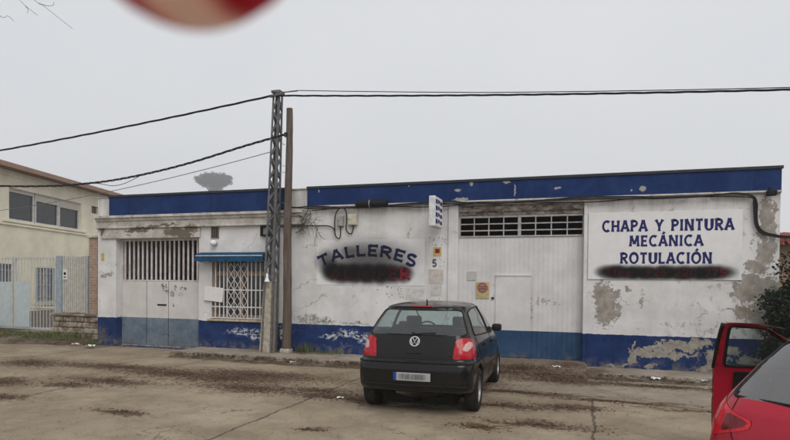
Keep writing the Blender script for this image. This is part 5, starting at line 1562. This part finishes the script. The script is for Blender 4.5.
for (a, b, c, d) in LW:
    mb = MB(); mb.box(-.15, -.13, a, b, c, d); w = mb.build('window', simple('pale_pane', (.13, .15, .18), .3), cb, world=False)
    mb = MB()
    for q in ((a, b, c, c + .06), (a, b, d - .06, d), (a, a + .06, c + .06, d - .06), (b - .06, b, c + .06, d - .06), ((a + b) / 2 - .06, (a + b) / 2 + .06, c + .06, d - .06)): mb.box(-.128, -.07, *q)
    mb.build('window_frame', M['blind'], w, world=False)
    mb = MB()
    for i in range(9): y = a + (b - a) * (i + .5) / 9; mb.box(-.03, -.015, y - .012, y + .012, c, d)
    for i in range(3): z = c + (d - c) * (i + .5) / 3; mb.box(-.014, -.004, a, b, z - .012, z + .012)
    mb.build('window_bars', M['blue_grey'], w, world=False)
    mb = MB(); mb.box(.001, .10, a - .1, b + .1, c - .10, c - .001); mb.build('window_sill', M['blind'], w, world=False)
mb = MB(); mb.box(.001, .03, -6, 9, -.1, .62); mb.build('plinth', simple('house_plinth', (.22, .20, .17), .9, bump=.4), cb, world=False)

# yard surface behind the fence
mb = MB(); sheet(mb, -40, -12.25, 1.15, 12, -.005); structure(mb.build('yard_ground', concrete('yard_concrete', (.25, .235, .21), (.34, .32, .29), None, False)))
# low stone wall carrying a run of slatted fence
sw = thing('stone_wall', 'low rubble stone wall with flat coping beside the workshop', 'wall', (-14.15, 1.15, 0))
g = G('rubble_stone', .95); P = g.obj()
vc = g.voronoi(P, 7.0, 'F1', 'Color'); hs = g.sep(vc)[0]
c = g.mix(g.smooth(hs, .2, .8), (.21, .165, .12), (.40, .345, .275)); c = g.mix(g.smooth(g.noise(P, 9, 6, .75), .45, .7, 0, .7), c, (.11, .095, .07)); g.set('Base Color', c); g.bump(g.noise(P, 20, 6, .8), .8, .02)
M['stone'] = g.m
mb = MB(); r = random.Random(6); z = 0.0
mb.box(-14.86, -12.42, 1.05, 1.27, -.05, .66)
for row in range(4):
    h = .165; x = -14.88
    while x < -12.45:
        w = r.uniform(.18, .42); x2 = min(x + w, -12.40)
        mb.rbox(x + .008, x2 - .008, .99 + r.uniform(-.015, .02), 1.10, z + .006, z + h - .006, .03, 2); x = x2
    z += h
mb.build('stonework', M['stone'], sw)
mb = MB(); r = random.Random(2); x = -14.92
while x < -12.42:
    x2 = min(-12.38, x + r.uniform(.5, .75)); mb.rbox(x + .004, x2 - .004, .95, 1.32, .665, .735 + r.uniform(-.01, .015), .02, 2); x = x2
mb.build('coping', M['stone'], sw)
fs = thing('slat_fence', 'grey upright-slat fence standing on the stone wall', 'fence', (-14.0, 1.2, .74))
for x in (-14.79, -13.72):
    mb = MB(); mb.rbox(x - .09 if x < -14.5 else x - .03, x + .09 if x < -14.5 else x + .03, 1.11, 1.29, .736, 2.42, .01, 2); mb.build('post', M['blue_grey'], fs)
mb = MB()
for z in (.80, 2.34): mb.box(-14.70, -13.75, 1.19, 1.22, z, z + .05)
x = -14.68
while x < -13.78:
    mb.box(x, x + .052, 1.16, 1.188, .76, 2.40); x += .078
mb.build('slat_panel', simple('grey_slats', (.48, .465, .42), .7, vary=.15), fs)
mb = MB(); mb.box(-14.66, -14.50, 1.145, 1.157, 1.72, 2.02); nb = mb.build('notice', M['sign_white'], None)
tag(nb, 'small white notice with a dark symbol on slat fence', 'sign')
mb = MB(); mb.lathe([(.045, 0), (.045, .004)], 16, Matrix.Translation((-14.58, 1.144, 1.90)) @ Matrix.Rotation(radians(90), 4, 'X')); mb.box(-14.62, -14.54, 1.14, 1.144, 1.78, 1.81)
o = mb.build('symbol', M['black']); o.parent = nb; o.data.transform(Matrix.Translation(-nb.location))
yg = thing('yard_gate', 'pale blue-grey barred double gate across the yard', 'gate', (-16.2, 1.2, .1))
for (a, b) in ((-19.0, -16.66), (-16.60, -14.95)):
    mb = MB()
    for x in (a, b - .05): mb.box(x, x + .05, 1.17, 1.23, .22, 2.40)
    for z in (.22, .86, 2.34): mb.box(a + .05, b - .05, 1.175, 1.225, z, z + .05)
    x = a + .14
    while x < b - .1:
        mb.tube([(x, 1.20, .27), (x, 1.20, 2.34)], .011, 5); x += .125
    lf = mb.build('gate_leaf', M['bar_grey'], yg)
    mb = MB(); e = min(b - .05, -15.97); mb.box(a + .05, e, 1.160, 1.172, .27, 1.64); mb.build('sheet_panel', M['pale_sheet'], lf)
# brick pier against the workshop's corner
bp = thing('brick_pier', 'narrow red brick pier against the workshop corner', 'pier', (-13.45, 1.2, .7))
mb = MB(); mb.box(-13.62, -13.33, 1.08, 1.33, .736, 2.92); mb.build('brickwork', brick_material('old_brick', (.34, .20, .14), (.42, .29, .22), (.40, .37, .32)), bp)
mb = MB(); mb.rbox(-13.67, -13.28, 1.03, 1.38, 2.922, 3.0, .015, 2); mb.build('pier_cap', M['cornice'], bp)

# grass verge, its kerb, and weeds
mb = MB(); r = random.Random(15); nx, ny = 50, 16; vs = []
for j in range(ny + 1):
    for i in range(nx + 1):
        u, v = i / nx, j / ny
        x = -24 + u * 11.0; yf = -3.1 + (x + 24) * .255; y = yf + (0.95 - yf) * v
        vs.append((x, y, -.01 + .15 * min(1, 4 * v) * min(1, (1 - u) * 6) + r.uniform(0, .02)))
mb.add(vs, [(j * (nx + 1) + i, j * (nx + 1) + i + 1, (j + 1) * (nx + 1) + i + 1, (j + 1) * (nx + 1) + i) for j in range(ny) for i in range(nx)])
structure(mb.build('verge', M['soil'], smooth=True))
def blades(mb, cx, cy, z, n, rx, ry, hgt, rnd, lean=.5):
    for i in range(n):
        a, q = rnd.uniform(0, 2 * pi), sqrt(rnd.random())
        x, y = cx + rx * q * cos(a), cy + ry * q * sin(a); h = hgt * rnd.uniform(.4, 1.1); w = rnd.uniform(.005, .010)
        b = rnd.uniform(0, 2 * pi); dx, dy = cos(b), sin(b); l = h * rnd.uniform(.1, lean)
        mb.cur = rnd.choice((0, 0, 1, 2))
        mb.add([(x - dy * w, y + dx * w, z), (x + dy * w, y - dx * w, z), (x + dx * l * .5 + dy * w * .6, y + dy * l * .5 - dx * w * .6, z + h * .6), (x + dx * l * .5 - dy * w * .6, y + dy * l * .5 + dx * w * .6, z + h * .6), (x + dx * l, y + dy * l, z + h)], [(0, 1, 2, 3), (3, 2, 4)])
    mb.cur = 0
GR3 = [simple('grass_green', (.085, .135, .030), .8), simple('grass_dark', (.045, .065, .02), .8), simple('grass_dry', (.20, .165, .08), .85)]
mb = MB(); r = random.Random(31)
for i in range(420):
    x = r.uniform(-22, -13.4); yf = -2.9 + (x + 24) * .255; v = r.random(); y = yf + .25 + (.75 - yf) * v
    blades(mb, x, y, .11, 16, .22, .13, .12, r)
structure(mb.build('grass', GR3, recalc=False), 'stuff')
for (x, y, n, h, rx, lb) in ((-6.15, -.10, 110, .26, .22, 'green weed tuft on pavement beside the wooden pole'), (-5.55, -.09, 90, .12, .36, 'low weeds along the wall foot left of black car'), (-12.35, -.12, 70, .2, .25, 'weeds at foot of the leftmost white pilaster')):
    mb = MB(); blades(mb, x, y, .085 if x > -9 else 0.0, n, rx, .07, h, random.Random(int(n)), .6)
    tag(mb.build('weed', GR3, recalc=False), lb, 'weed')

# fallen leaves and grit swept against the kerb and in the hollows
LV = [simple('leaf_brown', (.095, .048, .030), .85, vary=.3), simple('leaf_tan', (.17, .115, .070), .85, vary=.3), simple('leaf_dark', (.04, .027, .02), .9, vary=.3)]
mb = MB(); r = random.Random(77)
def flake(x, y, z, s):
    a = r.uniform(0, 2 * pi); k = r.randint(4, 6); t = r.uniform(-.5, .5); t2 = r.uniform(-.5, .5)
    mb.cur = r.choice((0, 0, 1, 2))
    mb.add([(x + s * cos(a + 2 * pi * i / k) * r.uniform(.5, 1.2), y + s * .75 * sin(a + 2 * pi * i / k) * r.uniform(.5, 1.2), z + .003 + abs(s * (t * cos(2 * pi * i / k) + t2 * sin(2 * pi * i / k))) * .6) for i in range(k)], [tuple(range(k))])
for (cx, cy, rx, ry) in STAINS:
    for i in range(int(560 * min(2.6, rx * ry * 4 + .25))):
        a, q = r.uniform(0, 2 * pi), abs(r.gauss(0, .52))
        x, y = cx + rx * 1.45 * q * cos(a), cy + ry * 1.6 * q * sin(a)
        if y > -.95 and not (-2.7 < x < 0): continue
        z = 0.0
        if -2.7 < x < 0 and y > -1.5: z = .01 + .175 * min(1, max(0, (y + 1.5) / 1.45)) ** .8
        elif x > -2.7 and y > -2.9: z = .006
        flake(x, y, z, r.choice((.008, .012, .016, .022)))
for (x0, x1, yc, n) in ((-9.0, -2.7, -1.17, 1500), (0.0, 5.5, -.97, 1100), (-2.7, 0, -1.2, 500)):
    for i in range(n):
        x = r.uniform(x0, x1); y = yc + r.gauss(0, .10)
        flake(x, y, .05 + .05 * max(0, 1 - abs(y - yc) / .1) if abs(y - yc) < .2 else .006, r.choice((.010, .016, .022, .030)))
for i in range(9000):
    flake(r.uniform(-13, 3.5), -1.3 - 7 * r.random() ** 1.3, .006, r.choice((.004, .006, .008, .012)))
for i in range(700):
    x = r.uniform(-13.6, -11.6); flake(x, -.35 + r.gauss(0, .2), .03 + .02 * r.random(), r.choice((.015, .022, .03)))
structure(mb.build('leaf_litter', LV, recalc=False), 'stuff')
# scraps of white litter
def scrap(x, y, z, s, label, seed):
    rr_ = random.Random(seed); mb = MB(); n = 4
    vs = [(x + s * (i / n - .5) * 2 + rr_.uniform(-.2, .2) * s / n, y + s * .7 * (j / n - .5) * 2, z + rr_.uniform(.0, .5) * s) for j in range(n + 1) for i in range(n + 1)]
    mb.add(vs, [(j * 5 + i, j * 5 + i + 1, j * 5 + i + 6, j * 5 + i + 5) for j in range(n) for i in range(n)])
    o = tag(mb.build('paper_scrap', M['white_plastic'], smooth=False), label, 'litter')
    o['group'] = 'scraps of white litter'
scrap(-.52, -.55, .115, .075, 'white scrap on earth ramp before the garage gate', 1)
scrap(1.22, -1.0, .05, .085, 'crumpled white scrap by the kerb under big sign board', 2)
scrap(-5.85, -1.27, .02, .06, 'white scrap in the gutter before the wooden pole', 3)
scrap(-3.43, -4.35, .004, .05, 'pale scrap on the road left of the black car', 4)
scrap(-11.85, -.62, .03, .12, 'large white scrap before the old barred gate', 5)
scrap(-12.6, -.35, .03, .09, 'white scrap on soil below the stone wall', 6)
scrap(2.0, -.93, .06, .05, 'tiny white scrap on kerb nearest the red car', 7)

# ------------------------------------------------------------------ vegetation
LEAF = [simple('bush_leaf', (.015, .025, .014), .75, vary=.35), simple('bush_leaf_pale', (.030, .042, .024), .75, vary=.35), simple('bush_leaf_dark', (.011, .017, .010), .8, vary=.35)]
def foliage(mb, clumps, per, size, rnd):
    for (cx, cy, cz, rr_) in clumps:
        for i in range(per):
            d = Vector((rnd.gauss(0, 1), rnd.gauss(0, 1), rnd.gauss(0, 1))).normalized(); q = rr_ * rnd.uniform(.45, 1.12)
            p = Vector((cx, cy, cz)) + d * q
            u = Vector((rnd.uniform(-1, 1), rnd.uniform(-1, 1), rnd.uniform(-.6, 1))).normalized(); v = u.orthogonal().normalized()
            v = Matrix.Rotation(rnd.uniform(0, 6.28), 3, u) @ v
            s = size * rnd.uniform(.6, 1.3)
            mb.cur = rnd.choice((0, 0, 1, 2))
            mb.add([p, p + u * s * .5 + v * s * .22, p + u * s, p + u * s * .5 - v * s * .22], [(0, 1, 2, 3)])
    mb.cur = 0
bs = thing('bush', 'dark evergreen bush at the right end of the workshop', 'bush', (3.92, -.66, 0))
mb = MB(); r = random.Random(12); cl = []
for i in range(46):
    a = r.uniform(0, 2 * pi); z = r.uniform(.25, 2.1); k = 1.02 * (1 - ((z - .8) / 1.7) ** 2) ** .5
    q = k * sqrt(r.random()); cl.append((3.92 + q * cos(a), -.66 + .75 * q * sin(a), z, r.uniform(.16, .30)))
foliage(mb, cl, 430, .075, r)
mb.build('crown', LEAF, bs, recalc=False)
mb = MB()
for i in range(9):
    a = i * 2.4; mb.tube([(3.92 + .05 * cos(a), -.66 + .05 * sin(a), 0), (3.92 + .25 * cos(a), -.66 + .2 * sin(a), .7), (3.92 + .6 * cos(a), -.66 + .45 * sin(a), 1.5)], [.03, .02, .008], 6)
mb.build('stem', simple('bush_stem', (.05, .038, .028), .9), bs)

TX, TY = -241.0, 331.0
pt = thing('tree', 'flat-topped tree fading in the mist beyond the roof', 'tree', (TX, TY, 52))
mb = MB(); r = random.Random(17); cl = []
for i in range(190):
    a = r.uniform(0, 2 * pi); q = 11.6 * sqrt(r.random()); top = 72.0 + 1.6 * sqrt(max(0, 1 - (q / 12.5) ** 2)) + r.uniform(-.6, .5); bot = 63.5 + 6.5 * (q / 11.6) ** 1.6
    cl.append((TX + q * cos(a), TY + q * sin(a), r.uniform(min(bot, top - .5), top), r.uniform(1.2, 2.1)))
foliage(mb, cl, 120, 1.0, r); mb.build('crown', LEAF, pt, recalc=False)
mb = MB(); mb.tube([(TX, TY, 50), (TX + .2, TY, 56), (TX - .1, TY, 62), (TX, TY, 66)], [1.2, 1.0, .8, .6], 10)
for i in range(9):
    a = i * .7; mb.tube([(TX, TY, 60), (TX + 3.4 * cos(a), TY + 3.4 * sin(a), 64), (TX + 8 * cos(a), TY + 8 * sin(a), 70)], [.5, .35, .15], 6)
mb.build('trunk', simple('far_bark', (.08, .06, .045), .9), pt)
# the hill it stands on, hidden by the roof
structure(heap('hill', TX - 110, TX + 150, TY - 110, TY + 90, lambda x, y, u, v: -.5 + 55 * (sin(pi * u) * sin(pi * v)) ** 1.0, M['soil'], 30, 24))

bt = thing('bare_tree', 'leafless tree whose thin twigs hang into the top left corner', 'tree', (-9.6, -7.4, 0))
bark = simple('bare_bark', (.10, .085, .075), .9)
mb = MB(); mb.tube([(-9.6, -7.4, 0), (-9.55, -7.35, 2), (-9.5, -7.3, 4.2), (-9.3, -7.1, 6.4)], [.16, .13, .10, .05], 10); mb.build('trunk', bark, bt)
mb = MB(); r = random.Random(40)
for (pts) in ([(-9.45, -7.2, 5.0), (-8.4, -6.62, 5.9), (-7.75, -6.4, 5.85), (-7.42, -6.31, 5.55), (-7.28, -6.27, 5.41), (-7.13, -6.22, 5.29)], [(-9.4, -7.2, 5.6), (-8.3, -6.6, 6.4), (-7.6, -6.3, 6.0), (-7.23, -6.25, 5.55), (-7.03, -6.19, 5.40), (-6.85, -6.12, 5.25), (-6.67, -6.08, 5.11)],
              [(-7.28, -6.27, 5.41), (-7.25, -6.26, 5.36), (-7.25, -6.27, 5.31)], [(-7.12, -6.21, 5.45), (-7.0, -6.17, 5.42), (-6.93, -6.15, 5.43), (-6.92, -6.15, 5.47)], [(-8.9, -6.9, 5.45), (-8.0, -6.5, 5.55), (-7.68, -6.4, 5.33), (-7.57, -6.37, 5.25), (-7.50, -6.35, 5.27), (-7.43, -6.32, 5.20)]):
    p = smooth_path(pts, 6); n = len(p); r0 = .022 if len(pts) > 5 else .007
    mb.tube(p, [max(.0026, r0 * .8 * (1 - i / (n * .66))) for i in range(n)], 5)
for i in range(16):
    z = r.uniform(4.3, 6.3); a = r.uniform(pi * .4, pi * 1.7)
    twigs(mb, (-9.5, -7.3, z), (cos(a), sin(a), .6), r.uniform(.8, 1.6), .02, 2, r)
mb.build('branches', bark, bt)

# neighbouring outhouse past the right end
nb = thing('outhouse', 'tan outhouse with red roof edge past the workshop', 'outhouse', (6.4, 5.2, 0))
mb = MB(); mb.box(4.25, 9.0, 4.0, 8.0, -.05, 2.72); mb.build('wall', simple('tan_render', (.27, .20, .14), .9, vary=.2, scale=3, bump=.3), nb)
mb2 = MB()
n = 24
for i in range(n):
    x = 4.05 + i * .215
    mb2.tube([(x + .1, 3.68, 2.80), (x + .1, 8.2, 3.30)], .085, 8)
mb2.box(4.05, 9.2, 3.78, 8.2, 2.722, 2.74)
mb2.build('roof', simple('red_roof_tile', (.24, .075, .05), .85, vary=.3, bump=.3), nb)

# ------------------------------------------------------------------ the photographer's fingertip over the lens
def rel(d, r, u): return Vector((0, -12.387, 1.7)) + fw * d + rt * r + up * u
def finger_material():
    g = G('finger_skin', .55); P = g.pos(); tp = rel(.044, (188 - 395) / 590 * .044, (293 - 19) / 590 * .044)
    pale_middle = g.smooth(g.blobs(g.warp(P, 90, .003), [(tp.x + .0004, tp.z + .0003, 0.0026, .0020)]), 1.45, .40)      # red backlit glow painted into the skin colour round a paler middle
    g.set('Base Color', g.mix(pale_middle, (.42, .010, .030), (1.0, .70, .66)))
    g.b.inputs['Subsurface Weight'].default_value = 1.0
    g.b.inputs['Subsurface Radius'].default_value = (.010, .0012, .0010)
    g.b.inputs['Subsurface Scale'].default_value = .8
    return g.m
def rel(d, r, u): return Vector((0, -12.387, 1.7)) + fw * d + rt * r + up * u
hand = bpy.data.meshes.new('hand'); hv = []; he = []; hr = []
def chain(pts, rads, start=None):
    prev = start
    for p, q in zip(pts, rads):
        hv.append(tuple(p)); hr.append(q); i = len(hv) - 1
        if prev is not None: he.append((prev, i))
        prev = i
    return prev
D0 = .044
tipu = (293 - 19) / 590 * D0; R0 = .0108
cxr = (188 - 395) / 590 * D0
chain([rel(-.012, cxr - .030, .150)], [.020])                                     # palm root
w1 = chain([rel(-.004, cxr - .018, .128)], [.019], 0)
k1 = chain([rel(.012, cxr - .004, .100)], [.0115], w1)
chain([rel(.030, cxr - .001, .078), rel(.040, cxr, .056), rel(D0, cxr, tipu + R0 + .006)] + [rel(D0, cxr, tipu + R0 * (1 - t_)) for t_ in (.0, .4, .7, .9, 1.0)], [.0115, .0112, R0] + [R0 * k_ for k_ in (1.0, .92, .73, .46, .25)], k1)
for j, (o, l) in enumerate(((-.020, 1.0), (-.040, .95), (-.058, .8))):
    k = chain([rel(.010, cxr + o - .004, .108 + .003 * j)], [.0105 - .0006 * j], w1)
    chain([rel(.028, cxr + o, .100), rel(.034, cxr + o, .082 + .004 * j), rel(.022, cxr + o, .070 + .004 * j), rel(.012, cxr + o, .074 + .004 * j)], [.0095, .009, .0085, .0075], k)
chain([rel(-.018, cxr + .006, .112), rel(-.012, cxr + .024, .094), rel(-.004, cxr + .034, .080)], [.0115, .0105, .009], w1)
chain([rel(-.03, cxr - .048, .20), rel(-.06, cxr - .08, .27)], [.022, .025], 0)
hand.from_pydata(hv, he, [])
ho = bpy.data.objects.new('hand', hand); COL.objects.link(ho)
md = ho.modifiers.new('skin', 'SKIN'); md.use_smooth_shade = True
for i, s in enumerate(hand.skin_vertices[0].data if hand.skin_vertices else []): pass
bm = bmesh.new(); bm.from_mesh(hand); lay = bm.verts.layers.skin.verify(); bm.verts.ensure_lookup_table()
for i, v in enumerate(bm.verts): v[lay].radius = (hr[i], hr[i]); v[lay].use_root = (i == 0)
bm.to_mesh(hand); bm.free()
md2 = ho.modifiers.new('sub', 'SUBSURF'); md2.levels = 2; md2.render_levels = 2
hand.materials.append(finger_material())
dg = bpy.context.evaluated_depsgraph_get(); me2 = bpy.data.meshes.new_from_object(ho.evaluated_get(dg))
bpy.data.objects.remove(ho)
ho = bpy.data.objects.new('hand', me2); COL.objects.link(ho)
for p in me2.polygons: p.use_smooth = True
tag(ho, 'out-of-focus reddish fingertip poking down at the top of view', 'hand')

# ------------------------------------------------------------------ winter mist
mb = MB(); mb.box(-399, 121, -61, 459, -1.2, 84)
hz = mb.build('haze', [], None); hz['kind'] = 'stuff'
hm = bpy.data.materials.new('mist'); hm.use_nodes = True
for n in list(hm.node_tree.nodes): hm.node_tree.nodes.remove(n)
ho_ = hm.node_tree.nodes.new('ShaderNodeOutputMaterial'); pv = hm.node_tree.nodes.new('ShaderNodeVolumePrincipled')
pv.inputs['Color'].default_value = (.92, .93, .95, 1); pv.inputs['Density'].default_value = 0.0013; pv.inputs['Anisotropy'].default_value = 0.2
hm.node_tree.links.new(pv.outputs[0], ho_.inputs['Volume'])
hz.data.materials.append(hm)
